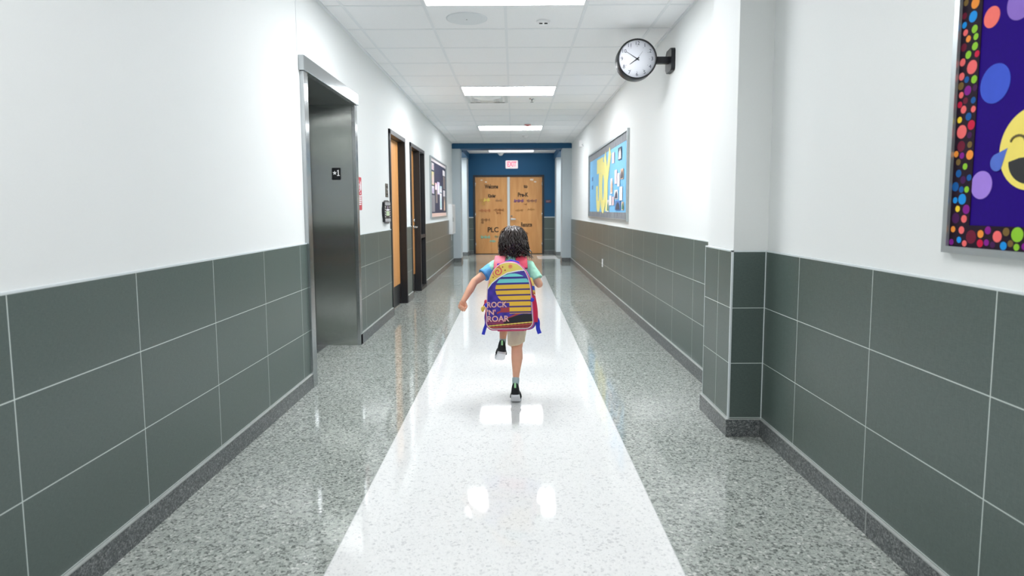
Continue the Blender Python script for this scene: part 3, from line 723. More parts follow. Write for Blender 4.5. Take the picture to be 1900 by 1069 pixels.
# ------------------------------------------------------------------ bulletin boards
def flat_rect(bm, fn, a0, a1, b0, b1, d0, d1, mi=0): prism(bm, [(a0, b0), (a1, b0), (a1, b1), (a0, b1)], fn, d0, d1, mi)
def board_frame(t, fn, w, h, fwid, dep, m):
    bm = bm_new()
    for a0, a1, b0, b1 in ((-w/2, w/2, h/2 - fwid, h/2), (-w/2, w/2, -h/2, -h/2 + fwid), (-w/2, -w/2 + fwid, -h/2 + fwid, h/2 - fwid), (w/2 - fwid, w/2, -h/2 + fwid, h/2 - fwid)):
        flat_rect(bm, fn, a0, a1, b0, b1, 0, dep)
    obj('frame', bm, m, t)
def stroke(bm, fn, pts, w, d0, d1):
    for e_, (p, q) in enumerate(zip(pts, pts[1:])):
        d1 += 0.00012; dx, dy = q[0] - p[0], q[1] - p[1]; L = math.hypot(dx, dy); nx, ny = -dy / L * w / 2, dx / L * w / 2
        prism(bm, [(p[0] + nx, p[1] + ny), (p[0] - nx, p[1] - ny), (q[0] - nx, q[1] - ny), (q[0] + nx, q[1] + ny)], fn, d0, d1)
    for p in pts[1:-1]: d1 += 0.00006; prism(bm, circle(w / 2, 16, p[0], p[1]), fn, d0, d1)

# --- the blue JOY board on the right wall
JY, JZ = (7.30 + 11.04) / 2, 1.628
t = thing('bulletin_board', 'blue bulletin board with yellow JOY letters on the right wall', 'bulletin board', (XR + TD, JY, 1.085), 'bulletin boards on the corridor walls')
fj = on_right(JY, JZ); W, Hh = 11.04 - 7.30, 2.172 - 1.085
board_frame(t, fj, W, Hh, 0.025, 0.03, M_ALU)
bm = bm_new(); flat_rect(bm, fj, -W/2 + 0.02, W/2 - 0.02, -Hh/2 + 0.02, Hh/2 - 0.02, 0, 0.008); obj('blue_backing', bm, mat('sky_blue_paper', (128, 196, 240), 0.6, vary=0.03, scale=6), t)
M_ZEB = mat('grey_border_print', (132, 136, 142), 0.6, vary=0.5, scale=1.0, stretch=(3, 26, 5))
for b0, b1 in ((Hh/2 - 0.125, Hh/2 - 0.025), (-Hh/2 + 0.025, -Hh/2 + 0.105)):
    bm = bm_new(); flat_rect(bm, fj, -W/2 + 0.025, W/2 - 0.025, b0, b1, 0.008, 0.011); obj('border_strip', bm, M_ZEB, t)
for a in (-W/2 + 0.025, W/2 - 0.085):
    bm = bm_new(); flat_rect(bm, fj, a, a + 0.06, -Hh/2 + 0.105, Hh/2 - 0.125, 0.008, 0.011); obj('border_strip', bm, M_ZEB, t)
M_YEL = mat('yellow_card', (250, 240, 150), 0.6, vary=0.02)
def jl(y, z): return (JY - y, z - JZ)
G = 'cut-out letters spelling JOY'
for ch, paths in (('J', [[jl(10.05, 1.90), jl(9.36, 1.90)], [jl(9.72, 1.98), jl(9.72, 1.42), jl(9.76, 1.30), jl(9.86, 1.25), jl(9.98, 1.30), jl(10.03, 1.44), jl(10.03, 1.60)]]),
                  ('O', [[(jl(9.33, 1.55)[0] + 0.19 * math.cos(2*PI*i/28), jl(9.33, 1.55)[1] + 0.29 * math.sin(2*PI*i/28)) for i in range(30)]]),
                  ('Y', [[jl(9.18, 2.02), jl(8.96, 1.66)], [jl(8.66, 2.04), jl(8.96, 1.66), jl(8.98, 1.20)]])):
    tt = thing('paper_letter', 'big yellow cut-out letter %s on the blue bulletin board' % ch, 'letter', fj(paths[-1][0][0], paths[-1][0][1], 0.009), G)
    bm = bm_new()
    ji = 'JOY'.index(ch)
    for k_, pth in enumerate(paths): stroke(bm, fj, [pth[0]] + pth[1:], 0.22 if ch == 'J' and k_ == 0 else 0.185, 0.0082 + 0.0022 * ji, 0.0092 + 0.0006 * k_ + 0.0022 * ji)
    obj('letter_shape', bm, M_YEL, tt)
CC = {'w': (244, 238, 240), 'p': (236, 208, 214), 'd': (70, 76, 92), 'c': (206, 214, 222), 'o': (226, 190, 160), 'b': (88, 128, 190), 'g': (70, 140, 110), 'y': (236, 226, 150)}
def card(fn, origin, y0, y1, z0, z1, kind, lab, cat, group, pic=None, d=0.0125):
    t = thing('pinned_card', lab, cat, origin, group)
    a0, a1 = sorted((y0, y1)); bm = bm_new(); flat_rect(bm, fn, a0, a1, z0, z1, d, d + 0.0015)
    obj('sheet', bm, mat('card_' + kind, CC[kind], 0.6, vary=0.02), t)
    if pic:
        bm = bm_new(); w, h = a1 - a0, z1 - z0
        prism(bm, [(a0 + w * .1, z0 + h * .08), (a0 + w * .9, z0 + h * .08), (a0 + w * .85, z0 + h * .55), (a0 + w * .6, z0 + h * .9), (a0 + w * .25, z0 + h * .6)], fn, d + 0.0016, d + 0.0022)
        obj('picture', bm, mat('pic_' + pic, CC[pic], 0.6), t)
    return t
GJ = 'small cards pinned beside the letters on the blue board'
for y0, y1, z0, z1, k, pic, lab in (
    (8.483, 8.294, 1.843, 1.987, 'p', None, 'pale pink card pinned right of the top of letter Y'),
    (7.988, 7.741, 1.848, 2.004, 'd', 'w', 'dark framed photo card in upper right corner of blue board'),
    (8.244, 8.063, 1.56, 1.741, 'p', None, 'tall pink card pinned in the middle right of blue board'),
    (8.029, 7.857, 1.52, 1.687, 'w', None, 'white card just right of the tall pink card on blue board'),
    (7.791, 7.594, 1.60, 1.726, 'o', 'd', 'tan photo card near right edge of blue board, mid height'),
    (8.60, 8.42, 1.44, 1.649, 'w', 'o', 'narrow white photo card right of the middle of letter Y'),
    (7.855, 7.652, 1.34, 1.509, 'w', None, 'white card near right edge of blue board, lower half'),
    (8.70, 8.50, 1.283, 1.418, 'w', None, 'white card beside the foot of letter Y, left of pair'),
    (8.45, 8.29, 1.282, 1.399, 'p', None, 'small pinkish card in lower middle of blue board'),
    (8.249, 7.985, 1.36, 1.48, 'w', 'd', 'white card with dark picture above the blue leaf card'),
    (8.20, 7.798, 1.215, 1.338, 'b', 'd', 'dark blue leaf shaped card low on blue board'),
    (7.70, 7.56, 1.22, 1.32, 'o', 'g', 'small tan card in lower right corner of blue board'),
    (8.90, 8.73, 1.195, 1.36, 'w', 'g', 'white card with green picture under letter Y')):
    card(fj, fj(JY - (y0 + y1) / 2, z0 - JZ, 0.0115), JY - y0, JY - y1, z0 - JZ, z1 - JZ, k, lab, 'card', GJ, pic, 0.0155)
for k, z in enumerate((1.74, 1.60)):
    card(fj, fj(JY - 10.62, z - JZ, 0.0085), JY - 10.70, JY - 10.54, z - 0.035 - JZ, z + 0.03 - JZ, 'b', ('upper', 'lower')[k] + ' small blue paper shape left of letter J', 'card', GJ, None, 0.0085)

# --- the dark board on the left wall
BY, BZ = (10.60 + 13.06) / 2, 1.62
t = thing('bulletin_board', 'dark bulletin board of photo cards on left wall beyond the doors', 'bulletin board', (XL - TD, BY, 1.088), 'bulletin boards on the corridor walls')
fb = on_left(BY, BZ); W, Hh = 2.46, 1.065
board_frame(t, fb, W, Hh, 0.022, 0.03, M_ALU)
bm = bm_new(); flat_rect(bm, fb, -W/2 + 0.02, W/2 - 0.02, -Hh/2 + 0.02, Hh/2 - 0.02, 0, 0.008); obj('dark_backing', bm, mat('navy_paper', (54, 56, 80), 0.6, vary=0.08, scale=5), t)
for top in (1, 0):
    bm = bm_new(); n = 40
    for i in range(n):
        a0 = -W/2 + 0.022 + i * (W - 0.044) / n; a1 = a0 + (W - 0.044) / n
        z0, z1 = (Hh/2 - 0.075, Hh/2 - 0.022) if top else (-Hh/2 + 0.022, -Hh/2 + 0.085)
        flat_rect(bm, fb, a0, a1, z0, z1, 0.008, 0.011, i % 3)
    obj('border_strip', bm, [mat('stripe_a', (234, 226, 226), 0.6), mat('stripe_b', (238, 186, 160) if not top else (214, 206, 212), 0.6), mat('stripe_c', (222, 206, 208), 0.6)] if top else
        [mat('stripe_d', (240, 224, 216), 0.6), mat('stripe_e', (240, 184, 150), 0.6), mat('stripe_f', (226, 198, 196), 0.6)], t)
for nm, rgb in (('grey', (150, 146, 152)), ('cream', (238, 226, 170)), ('lilac', (214, 196, 226)), ('rose', (232, 180, 190)), ('aqua', (186, 222, 226)), ('taupe', (140, 128, 124))): CC[nm] = rgb
GB = 'photo cards pinned on the dark board'
for y0, y1, z0, z1, k, pic, lab in (
    (10.82, 11.12, 1.93, 2.05, 'w', 'p', 'white photo card in upper left corner of dark board'),
    (10.82, 11.12, 1.67, 1.90, 'cream', 'p', 'cream yellow card under the top left card of dark board'),
    (10.82, 11.12, 1.518, 1.65, 'w', 'lilac', 'white and lilac card at left edge of dark board, mid height'),
    (10.80, 11.20, 1.195, 1.49, 'grey', None, 'large grey sheet in lower left of dark board'),
    (11.24, 11.55, 1.592, 1.72, 'rose', 'w', 'rose coloured card second column of dark board'),
    (11.34, 11.60, 1.355, 1.585, 'taupe', None, 'taupe strip hanging under the rose card on dark board'),
    (11.59, 11.94, 1.52, 1.75, 'lilac', 'w', 'lilac photo card in the middle of dark board'),
    (11.98, 12.30, 1.56, 1.69, 'aqua', 'w', 'aqua card right of the lilac card on dark board'),
    (11.97, 12.27, 1.235, 1.547, 'w', 'aqua', 'tall white strip under the aqua card on dark board'),
    (12.50, 12.88, 1.913, 2.02, 'w', None, 'white card in upper right corner of dark board'),
    (12.56, 12.88, 1.649, 1.90, 'taupe', None, 'taupe strip under the upper right card of dark board'),
    (12.53, 12.86, 1.50, 1.621, 'w', None, 'white card at right edge of dark board, mid height'),
    (12.58, 12.88, 1.20, 1.49, 'taupe', 'o', 'brownish strip in lower right of dark board')):
    card(fb, fb((y0 + y1) / 2 - BY, z0 - BZ, 0.0085), y0 - BY, y1 - BY, z0 - BZ, z1 - BZ, k, lab, 'card', GB, pic, 0.0085)

# --- the purple board with the laughing face, close on the right
PY0, PY1 = -0.52, 1.925
PYc, PZ = (PY0 + PY1) / 2, 1.632
t = thing('bulletin_board', 'purple bulletin board with polka dot border at right edge of photo', 'bulletin board', (XR + TD, PYc, 1.098), 'bulletin boards on the corridor walls')
fp = on_right(PYc, PZ); W, Hh = PY1 - PY0, 2 * (PZ - 1.098)
board_frame(t, fp, W, Hh, 0.020, 0.022, M_ALU)
bm = bm_new(); flat_rect(bm, fp, -W/2 + 0.015, W/2 - 0.015, -Hh/2 + 0.015, Hh/2 - 0.015, 0, 0.010); obj('purple_backing', bm, mat('deep_purple_paper', (38, 4, 124), 0.85, vary=0.04, scale=90, spec=0.15), t)
POL = [(24, 146, 226), (245, 150, 60), (206, 24, 66), (134, 24, 140), (142, 200, 52), (246, 210, 50), (120, 96, 50), (110, 22, 50), (16, 90, 160), (70, 20, 80), (244, 110, 110)]
polm = [mat('polka_ground', (30, 12, 32), 0.7, spec=0.2)] + [mat('polka_%d' % i, c, 0.7, vary=0.02, spec=0.2) for i, c in enumerate(POL)]
def polka(a0, a1, b0, b1, seed):
    bm = bm_new(); flat_rect(bm, fp, a0, a1, b0, b1, 0.010, 0.0125, 0); q = random.Random(seed); pl = []
    last = 0
    for _ in range(int(9000 * (a1 - a0) * (b1 - b0) / 0.02)):
        r = q.choice((0.0095, 0.0115, 0.014, 0.016, 0.020)); x, y = q.uniform(a0 + r, a1 - r), q.uniform(b0 + r, b1 - r)
        if all((x - u) ** 2 + (y - v) ** 2 > (r + s + 0.0025) ** 2 for u, v, s in pl):
            pl.append((x, y, r)); c = q.randrange(len(POL))
            if c == last: c = (c + 1) % len(POL)
            last = c; prism(bm, circle(r, 18, x, y), fp, 0.0125, 0.0128, 1 + c)
    obj('border_strip', bm, polm, t)
polka(-W/2 + 0.020, -W/2 + 0.100, -Hh/2 + 0.085, Hh/2 - 0.02, 3); polka(W/2 - 0.1, W/2 - 0.02, -Hh/2 + 0.085, Hh/2 - 0.02, 5)
polka(-W/2 + 0.020, W/2 - 0.02, -Hh/2 + 0.020, -Hh/2 + 0.085, 11); polka(-W/2 + 0.1, W/2 - 0.1, Hh/2 - 0.1, Hh/2 - 0.02, 13)
def pp(y, z): return (PYc - y, z - PZ)
for y, z, r, rgb, nm, lab in ((1.789, 1.765, 0.029, (250, 122, 112), 'coral', 'coral dot'), (1.690, 1.775, 0.046, (142, 112, 200), 'violet', 'violet dot'), (1.762, 1.578, 0.054, (66, 92, 208), 'blue', 'blue dot'),
                       (1.789, 1.299, 0.040, (166, 132, 226), 'lilac', 'lilac dot'), (1.42, 1.62, 0.05, (66, 92, 208), 'blue', 'blue dot'), (1.20, 1.33, 0.045, (250, 122, 112), 'coral', 'coral dot'), (0.85, 1.7, 0.05, (166, 132, 226), 'lilac', 'lilac dot')):
    bm = bm_new(); c = pp(y, z); prism(bm, circle(r, 36, *c), fp, 0.010, 0.0112); o = obj('paper_dot', bm, mat('dot_' + nm, rgb, 0.8, vary=0.03, spec=0.2), t); o['label'] = lab
ec = pp(1.619, 1.387)
t = thing('smiley_face', 'round yellow laughing face with blue tears on the purple board', 'paper face', fp(ec[0], ec[1] - 0.108, 0.010)); fe = lambda a, b, d: fp(ec[0] + a, ec[1] + b, d)
bm = bm_new(); prism(bm, circle(0.108, 64), fe, 0.010, 0.013); obj('face_disc', bm, mat('smiley_yellow', (246, 226, 104), 0.55, vary=0.02), t)
bm = bm_new(); mo = [(0.074 * math.cos(a), -0.03 + 0.062 * math.sin(a)) for a in [PI + i * PI / 20 for i in range(21)]]; mo += [(0.04, -0.022), (0, -0.020), (-0.04, -0.022)]
prism(bm, mo, fe, 0.013, 0.0136); obj('mouth', bm, mat('mouth_dark', (20, 22, 26), 0.5), t)
for s in (-1, 1):
    bm = bm_new(); stroke(bm, fe, [(s * (0.046 + 0.024 * math.cos(a)), 0.022 + 0.016 * math.sin(a)) for a in [i * PI / 10 for i in range(11)]], 0.006, 0.013, 0.0137); obj('eye', bm, mat('eye_brown', (96, 84, 40), 0.5), t)
    bm = bm_new(); tp = [(s * 0.080, 0.008)]
    for i in range(15):
        a = math.radians(20 + i * 250 / 14 - 125 + 200); tp.append((s * (0.112 + 0.022 * math.cos(math.radians(-60 + i * 240 / 14)) * -1 * -1 - 0.0), -0.026 + 0.022 * math.sin(math.radians(75 - i * 240 / 14))))
    tp = [(s * 0.080, 0.008)] + [(s * (0.114 + 0.024 * math.cos(math.radians(80 - i * 210 / 14))), -0.028 + 0.024 * math.sin(math.radians(80 - i * 210 / 14))) for i in range(15)]
    prism(bm, tp, fe, 0.0131, 0.0138); obj('tear', bm, mat('tear_blue', (70, 106, 204), 0.5), t)

# ------------------------------------------------------------------ the running child
def sph(c, r, n=14):
    rx, ry, rz = (r, r, r) if not isinstance(r, tuple) else r
    out = []
    for i in range(1, n):
        th = PI * i / n
        for j in range(2 * n):
            ph = PI * j / n; out.append((c[0] + rx * math.sin(th) * math.cos(ph), c[1] + ry * math.sin(th) * math.sin(ph), c[2] + rz * math.cos(th)))
    out += [(c[0], c[1], c[2] + rz), (c[0], c[1], c[2] - rz)]
    return out
def hull(bm, pts):
    vs = [bm.verts.new(p) for p in pts]
    r = bmesh.ops.convex_hull(bm, input=vs)
    bad = [g for g in r['geom_interior'] if isinstance(g, bmesh.types.BMVert)] + [g for g in r['geom_unused'] if isinstance(g, bmesh.types.BMVert)]
    if bad: bmesh.ops.delete(bm, geom=list(set(bad)), context='VERTS')
def cap(bm, p, q, r0, r1, n=9): hull(bm, sph(p, r0, n) + sph(q, r1, n))
def chain(bm, pts, rad, n=9):
    for i in range(len(pts) - 1): cap(bm, pts[i], pts[i+1], rad[i], rad[i+1], n)
def disc(p, nrm, r, k=1.0, ax=None, n=20):
    p, nrm = Vector(p), Vector(nrm).normalized(); a = Vector(ax) if ax else Vector((1, 0, 0)); a = (a - nrm * a.dot(nrm)).normalized(); b = nrm.cross(a)
    return [tuple(p + a * (r * math.cos(2*PI*i/n)) + b * (r * k * math.sin(2*PI*i/n))) for i in range(n)]
def remesh(name, bm, vox, mats, parent, sm=6, folds=0.0, fs=16.0):
    me = bpy.data.meshes.new('raw'); bmesh.ops.recalc_face_normals(bm, faces=bm.faces); bm.to_mesh(me); bm.free()
    o = bpy.data.objects.new('raw', me); COL.objects.link(o)
    m = o.modifiers.new('r', 'REMESH'); m.mode = 'VOXEL'; m.voxel_size = vox; m.use_smooth_shade = True
    if sm: s = o.modifiers.new('s', 'SMOOTH'); s.iterations = sm; s.factor = 0.5
    bpy.context.view_layer.update()
    dg = bpy.context.evaluated_depsgraph_get(); me2 = bpy.data.meshes.new_from_object(o.evaluated_get(dg))
    bpy.data.objects.remove(o); bpy.data.meshes.remove(me)
    if folds:
        me2.update(); nn = [v.normal.copy() for v in me2.vertices]
        for v, n_ in zip(me2.vertices, nn):
            p = v.co; w_ = noise.noise(Vector((p.x * fs, p.y * fs, p.z * fs * 0.55))) + 0.5 * noise.noise(Vector((p.x * fs * 2.3 + 5, p.y * fs * 2.3, p.z * fs * 1.4)))
            v.co = p + n_ * (folds * (w_ + 0.35))
    return link(name, me2, mats, parent, True)

M_SKIN = mat('skin', (238, 180, 150), 0.5, vary=0.05, scale=30)
M_HAIR = mat('dark_hair', (44, 28, 23), 0.27, vary=0.45, scale=160, spec=0.9)
M_MINT = mat('mint_shirt', (180, 242, 216), 0.8, vary=0.10, scale=14, sheen=0.2)
M_SBLUE = mat('blue_sleeve', (112, 190, 244), 0.8, vary=0.04, scale=60)
M_KHAKI = mat('khaki_cotton', (240, 224, 192), 0.8, vary=0.04, scale=50, bump=0.1)
M_SOCK = mat('grey_sock', (176, 194, 198), 0.85, vary=0.06, scale=200)
M_SHOE = mat('black_knit', (18, 22, 26), 0.6, vary=0.2, scale=300, bump=0.2)
M_SOLE = mat('white_foam', (236, 238, 242), 0.5, vary=0.02)
M_TAB = mat('lime_tab', (176, 236, 176), 0.5)

PRO = Vector((0.0, 3.90, 0.0))
person = thing('person', 'child running away with bent elbows, mint shirt, khaki shorts, black sneakers', 'person', PRO)
HC3 = (-0.003, 4.075, 1.012)
SHL, ELL, WRL = (-0.122, 4.035, 0.862), (-0.256, 3.965, 0.772), (-0.322, 3.885, 0.658)
SHR, ELR, WRR = (0.094, 4.035, 0.858), (0.162, 3.985, 0.752), (0.13, 4.13, 0.800)
HIR, KNR, ANR = (0.030, 3.975, 0.62), (0.016, 3.935, 0.355), (0.008, 3.838, 0.150)
HIL, KNL, ANL = (-0.056, 3.985, 0.615), (-0.064, 4.17, 0.520), (-0.077, 4.012, 0.362)
bm = bm_new()
hull(bm, sph((-0.012, 4.025, 0.815), (0.100, 0.064, 0.075)) + sph((-0.010, 3.985, 0.66), (0.086, 0.066, 0.065)))
hull(bm, sph((-0.010, 3.980, 0.625), (0.088, 0.070, 0.05)) + sph((-0.010, 3.985, 0.66), (0.086, 0.066, 0.05)))
for sh in (SHL, SHR): cap(bm, (-0.012, 4.03, 0.875), sh, 0.040, 0.034)
cap(bm, (-0.008, 4.04, 0.88), (0.002, 4.06, 0.955), 0.034, 0.031)
# head: skull, jaw, nose, ears
hull(bm, sph((HC3[0], HC3[1] - 0.006, HC3[2] + 0.012), (0.067, 0.084, 0.082)) + sph((HC3[0], HC3[1] + 0.040, HC3[2] - 0.062), (0.038, 0.034, 0.026)))
cap(bm, (HC3[0], HC3[1] + 0.080, HC3[2] + 0.004), (HC3[0], HC3[1] + 0.094, HC3[2] - 0.018), 0.006, 0.0095, 6)
cap(bm, (HC3[0] - 0.014, HC3[1] + 0.076, HC3[2] - 0.048), (HC3[0] + 0.014, HC3[1] + 0.076, HC3[2] - 0.048), 0.0065, 0.0065, 6)
for s in (-1, 1): hull(bm, sph((HC3[0] + s * 0.068, HC3[1], HC3[2] - 0.005), (0.008, 0.016, 0.024), 7))
# arms
chain(bm, [SHL, (-0.19, 4.0, 0.815), ELL], [0.034, 0.030, 0.0245]); chain(bm, [ELL, (-0.281, 3.935, 0.727), WRL], [0.0245, 0.0255, 0.0165])
chain(bm, [SHR, (0.128, 4.01, 0.805), ELR], [0.034, 0.030, 0.0245]); chain(bm, [ELR, (0.153, 4.04, 0.770), WRR], [0.0245, 0.0255, 0.0165])
# legs
chain(bm, [HIR, (0.024, 3.962, 0.50), KNR], [0.066, 0.054, 0.037]); chain(bm, [KNR, (0.017, 3.893, 0.292), (0.011, 3.858, 0.20), ANR], [0.0345, 0.0375, 0.0230, 0.0185])
chain(bm, [HIL, (-0.06, 4.09, 0.565), KNL], [0.064, 0.054, 0.039]); chain(bm, [KNL, (-0.067, 4.098, 0.462), (-0.074, 4.045, 0.405), ANL], [0.039, 0.034, 0.0235, 0.0195])
def fist(wr, fwd, back, side, k=1.0):
    """half-closed child's hand: wr wrist, fwd towards the knuckles, back = out of the back of the hand, side = towards the thumb"""
    wr = Vector(wr); f = Vector(fwd).normalized(); s = Vector(side); s = (s - f * s.dot(f)).normalized(); b = Vector(back); b = (b - f * b.dot(f) - s * b.dot(s)).normalized()
    P = lambda x, y, z: tuple(wr + s * x * k + f * y * k + b * z * k)     # x thumbwards, y to knuckles, z back
    hull(bm, sph(P(0.014, 0.012, 0), 0.011, 6) + sph(P(-0.012, 0.012, 0), 0.011, 6) + sph(P(0.019, 0.044, 0.003), 0.0095, 6) + sph(P(-0.019, 0.040, 0.001), 0.009, 6))
    for i, (x, kn, l1, l2, l3) in enumerate(((0.0205, 0.047, 0.022, 0.017, 0.012), (0.0072, 0.050, 0.024, 0.019, 0.013), (-0.0064, 0.048, 0.022, 0.018, 0.012), (-0.0195, 0.043, 0.018, 0.013, 0.011))):
        a = P(x, kn, 0.003); bend = 0.85 + 0.1 * i
        d1 = (math.cos(bend), -math.sin(bend)); b1 = P(x, kn + l1 * d1[0], 0.003 + l1 * d1[1])
        d2 = (math.cos(bend + 1.25), -math.sin(bend + 1.25)); c1 = P(x * 0.95, kn + l1 * d1[0] + l2 * d2[0], 0.003 + l1 * d1[1] + l2 * d2[1])
        d3 = (math.cos(bend + 2.1), -math.sin(bend + 2.1)); e1 = P(x * 0.92, kn + l1 * d1[0] + l2 * d2[0] + l3 * d3[0], 0.003 + l1 * d1[1] + l2 * d2[1] + l3 * d3[1])
        chain(bm, [a, b1, c1, e1], [0.0068, 0.0062, 0.0057, 0.0052], 6)
    chain(bm, [P(0.016, 0.012, -0.006), P(0.029, 0.030, -0.012), P(0.024, 0.046, -0.020), P(0.012, 0.050, -0.026)], [0.0095, 0.0075, 0.0065, 0.0056], 6)
fist(WRL, (-0.22, -0.10, -0.9), (-0.25, 0.85, -0.2), (0.9, 0.25, -0.15), 0.92)
fist(WRR, (-0.15, 0.9, 0.35), (0.9, 0.1, 0.2), (-0.1, -0.3, 0.9), 0.92)
body = remesh('body', bm, 0.0028, M_SKIN, person, 5)
for s in (-1, 1):
    bm = bm_new(); hull(bm, sph((HC3[0] + s * 0.030, HC3[1] + 0.073, HC3[2] + 0.006), (0.010, 0.008, 0.0075), 8)); e = obj('eye', bm, M_WHITE, person, True)
    bm = bm_new(); hull(bm, sph((HC3[0] + s * 0.030, HC3[1] + 0.079, HC3[2] + 0.006), (0.0048, 0.003, 0.0048), 8)); obj('iris', bm, M_HAIR, e, True)
bm = bm_new(); tube(bm, [(HC3[0] - 0.020, HC3[1] + 0.080, HC3[2] - 0.046), (HC3[0], HC3[1] + 0.086, HC3[2] - 0.049), (HC3[0] + 0.020, HC3[1] + 0.080, HC3[2] - 0.046)], [0.002, 0.0034, 0.002], 6)
obj('lips', bm, mat('lips', (190, 108, 100), 0.5), person)

# hair: a cap and many overlapping wavy locks
bm = bm_new()
capv = [p for p in sph((HC3[0], HC3[1] - 0.012, HC3[2] + 0.014), (0.074, 0.090, 0.088), 16)]
hull(bm, [p for p in capv if not (p[1] > HC3[1] + 0.045 and p[2] < HC3[2] + 0.045)])
hull(bm, sph((HC3[0], HC3[1] - 0.030, HC3[2] - 0.035), (0.068, 0.056, 0.050), 10))
q = random.Random(21)
for i in range(300):
    az = q.uniform(-PI, PI)                                     # 0 = towards the camera (-Y)
    front = abs(az) > 2.0
    th0 = q.uniform(0.02, 0.7); lay = q.uniform(-0.002, 0.013)
    zend = None if front else q.choice((q.uniform(0.900, 0.925), q.uniform(0.905, 0.965)))
    if zend and az < -0.6: zend += 0.018
    if zend and -0.6 < az < 0.2 and q.random() < 0.8: zend = q.uniform(0.932, 0.962)
    wav = q.uniform(0.10, 0.34); fr = q.uniform(45, 95); ph = q.uniform(0, 6); fl = q.uniform(-0.012, 0.018) + (0.014 if 0.6 < az < 1.7 else 0)
    sw = q.uniform(-0.35, 0.55)
    pts = []; th = th0; tmax = q.uniform(1.45, 1.7) if not front else q.uniform(0.85, 1.15)
    while th < tmax:
        a = az + (1 - th / 1.6) * sw + 0.05 * math.sin(th * 7 + ph)
        k_ = lay + 0.002 * math.sin(th * 9 + ph * 2)
        rr = (0.080 + k_, 0.094 + k_, 0.092 + k_)
        pts.append(Vector((HC3[0] + rr[0] * math.sin(th) * math.sin(a), HC3[1] - 0.010 - rr[1] * math.sin(th) * math.cos(a), HC3[2] + 0.012 + rr[2] * math.cos(th))))
        th += 0.11
    if zend is not None:
        L0_ = max(pts[-1].z - zend, 0.012); base = pts[-1].copy(); a_b = a; nst = max(4, int(L0_ / 0.006))
        for j_ in range(1, nst + 1):
            t_ = j_ / nst; dz = L0_ * t_
            a = a_b + wav * (math.sin(fr * dz + ph) - math.sin(ph)) * min(1, t_ * 2)
            sh = 1.03 - (0.36 if az < 0.5 else 0.20) * t_ ** 1.5 + (fl / 0.09) * t_ * t_ * 2.0 + 0.10 * min(1, t_ * 3) * math.sin(fr * dz * 1.1 + ph * 1.7)
            pts.append(Vector((HC3[0] + (0.078 + lay) * sh * math.sin(a), HC3[1] - 0.010 - (0.095 + lay) * sh * math.cos(a), base.z - dz)))
    if len(pts) < 3: continue
    n = len(pts); r0 = q.uniform(0.0036, 0.0075)
    tube(bm, pts, [r0 * (0.4 + 0.6 * min(1, k / 3)) * (1 - 0.8 * max(0, (k / (n - 1)) - 0.5) / 0.5) for k in range(n)], 6, flat=0.5, cap=False)
for i in range(70):                                             # loose thin strands
    az = q.uniform(-1.7, 1.7); th = q.uniform(0.3, 1.2); k_ = q.uniform(0.012, 0.02); ph = q.uniform(0, 6); pts = []
    for j_ in range(16):
        t_ = j_ / 15; a = az + 0.25 * math.sin(5 * t_ + ph); tt = th + (1.6 - th) * min(1, t_ * 1.8); dz = max(0, t_ - 0.55) * 0.19
        sh = 1 + 0.07 * math.sin(9 * t_ + ph)
        pts.append(Vector((HC3[0] + (0.077 + k_) * sh * math.sin(tt) * math.sin(a), HC3[1] - 0.010 - (0.094 + k_) * sh * math.sin(tt) * math.cos(a), HC3[2] + 0.012 + (0.092 + k_) * math.cos(tt) - dz)))
    tube(bm, pts, [0.0013] * 14 + [0.001, 0.0005], 4, cap=False)
hair = obj('hair', bm, M_HAIR, person, True)

# clothes
bm = bm_new()
hull(bm, sph((-0.012, 4.025, 0.818), (0.111, 0.075, 0.078)) + disc((-0.010, 3.975, 0.600), (0, -0.25, 1), 0.098, 0.80))
for sh in (SHL, SHR): cap(bm, (-0.012, 4.03, 0.880), (sh[0], sh[1], sh[2] + 0.002), 0.044, 0.042)
hull(bm, sph((-0.010, 4.035, 0.893), (0.052, 0.046, 0.018), 10) + disc((-0.006, 4.043, 0.922), (0, 0.3, 1), 0.043, 0.95))
def sleeve_pts(sh, el, t0, t1, r0, r1):
    a, b = Vector(sh), Vector(el); d = (b - a).normalized()
    return disc(a.lerp(b, t0), d, r0, 1, (0, 0, 1)) + disc(a.lerp(b, t1), d, r1, 1, (0, 0, 1))
hull(bm, sph((SHL[0], SHL[1], SHL[2] + 0.002), 0.041, 9) + sleeve_pts(SHL, ELL, 0.2, 0.50, 0.041, 0.0395))
hull(bm, sph((SHR[0], SHR[1], SHR[2] + 0.002), 0.041, 9) + sleeve_pts(SHR, ELR, 0.2, 0.74, 0.042, 0.0425))
remesh('shirt', bm, 0.0035, M_MINT, person, 5, 0.0045, 26.0)
bm = bm_new(); hull(bm, sleeve_pts(SHL, ELL, 0.16, 0.57, 0.0435, 0.0425)); remesh('sleeve', bm, 0.0022, M_SBLUE, person, 3, 0.003, 28.0)
bm = bm_new(); hull(bm, sleeve_pts(SHL, ELL, 0.52, 0.585, 0.0435, 0.0438)); remesh('sleeve_hem', bm, 0.0018, mat('blue_hem', (78, 152, 214), 0.8), person, 2)
bm = bm_new()
hull(bm, sph((-0.010, 3.978, 0.628), (0.100, 0.082, 0.055)) + disc((-0.010, 3.983, 0.675), (0, 0.2, 1), 0.096, 0.8))
hull(bm, sph(HIR, 0.074, 9) + disc((0.012, 3.937, 0.378), (0.22, 0.1, -1), 0.056, 1.0))
hull(bm, sph(HIL, 0.072, 9) + disc((-0.064, 4.14, 0.537), (-0.03, 0.86, -0.42), 0.058, 1.0))
remesh('shorts', bm, 0.0035, M_KHAKI, person, 4, 0.0045, 24.0)

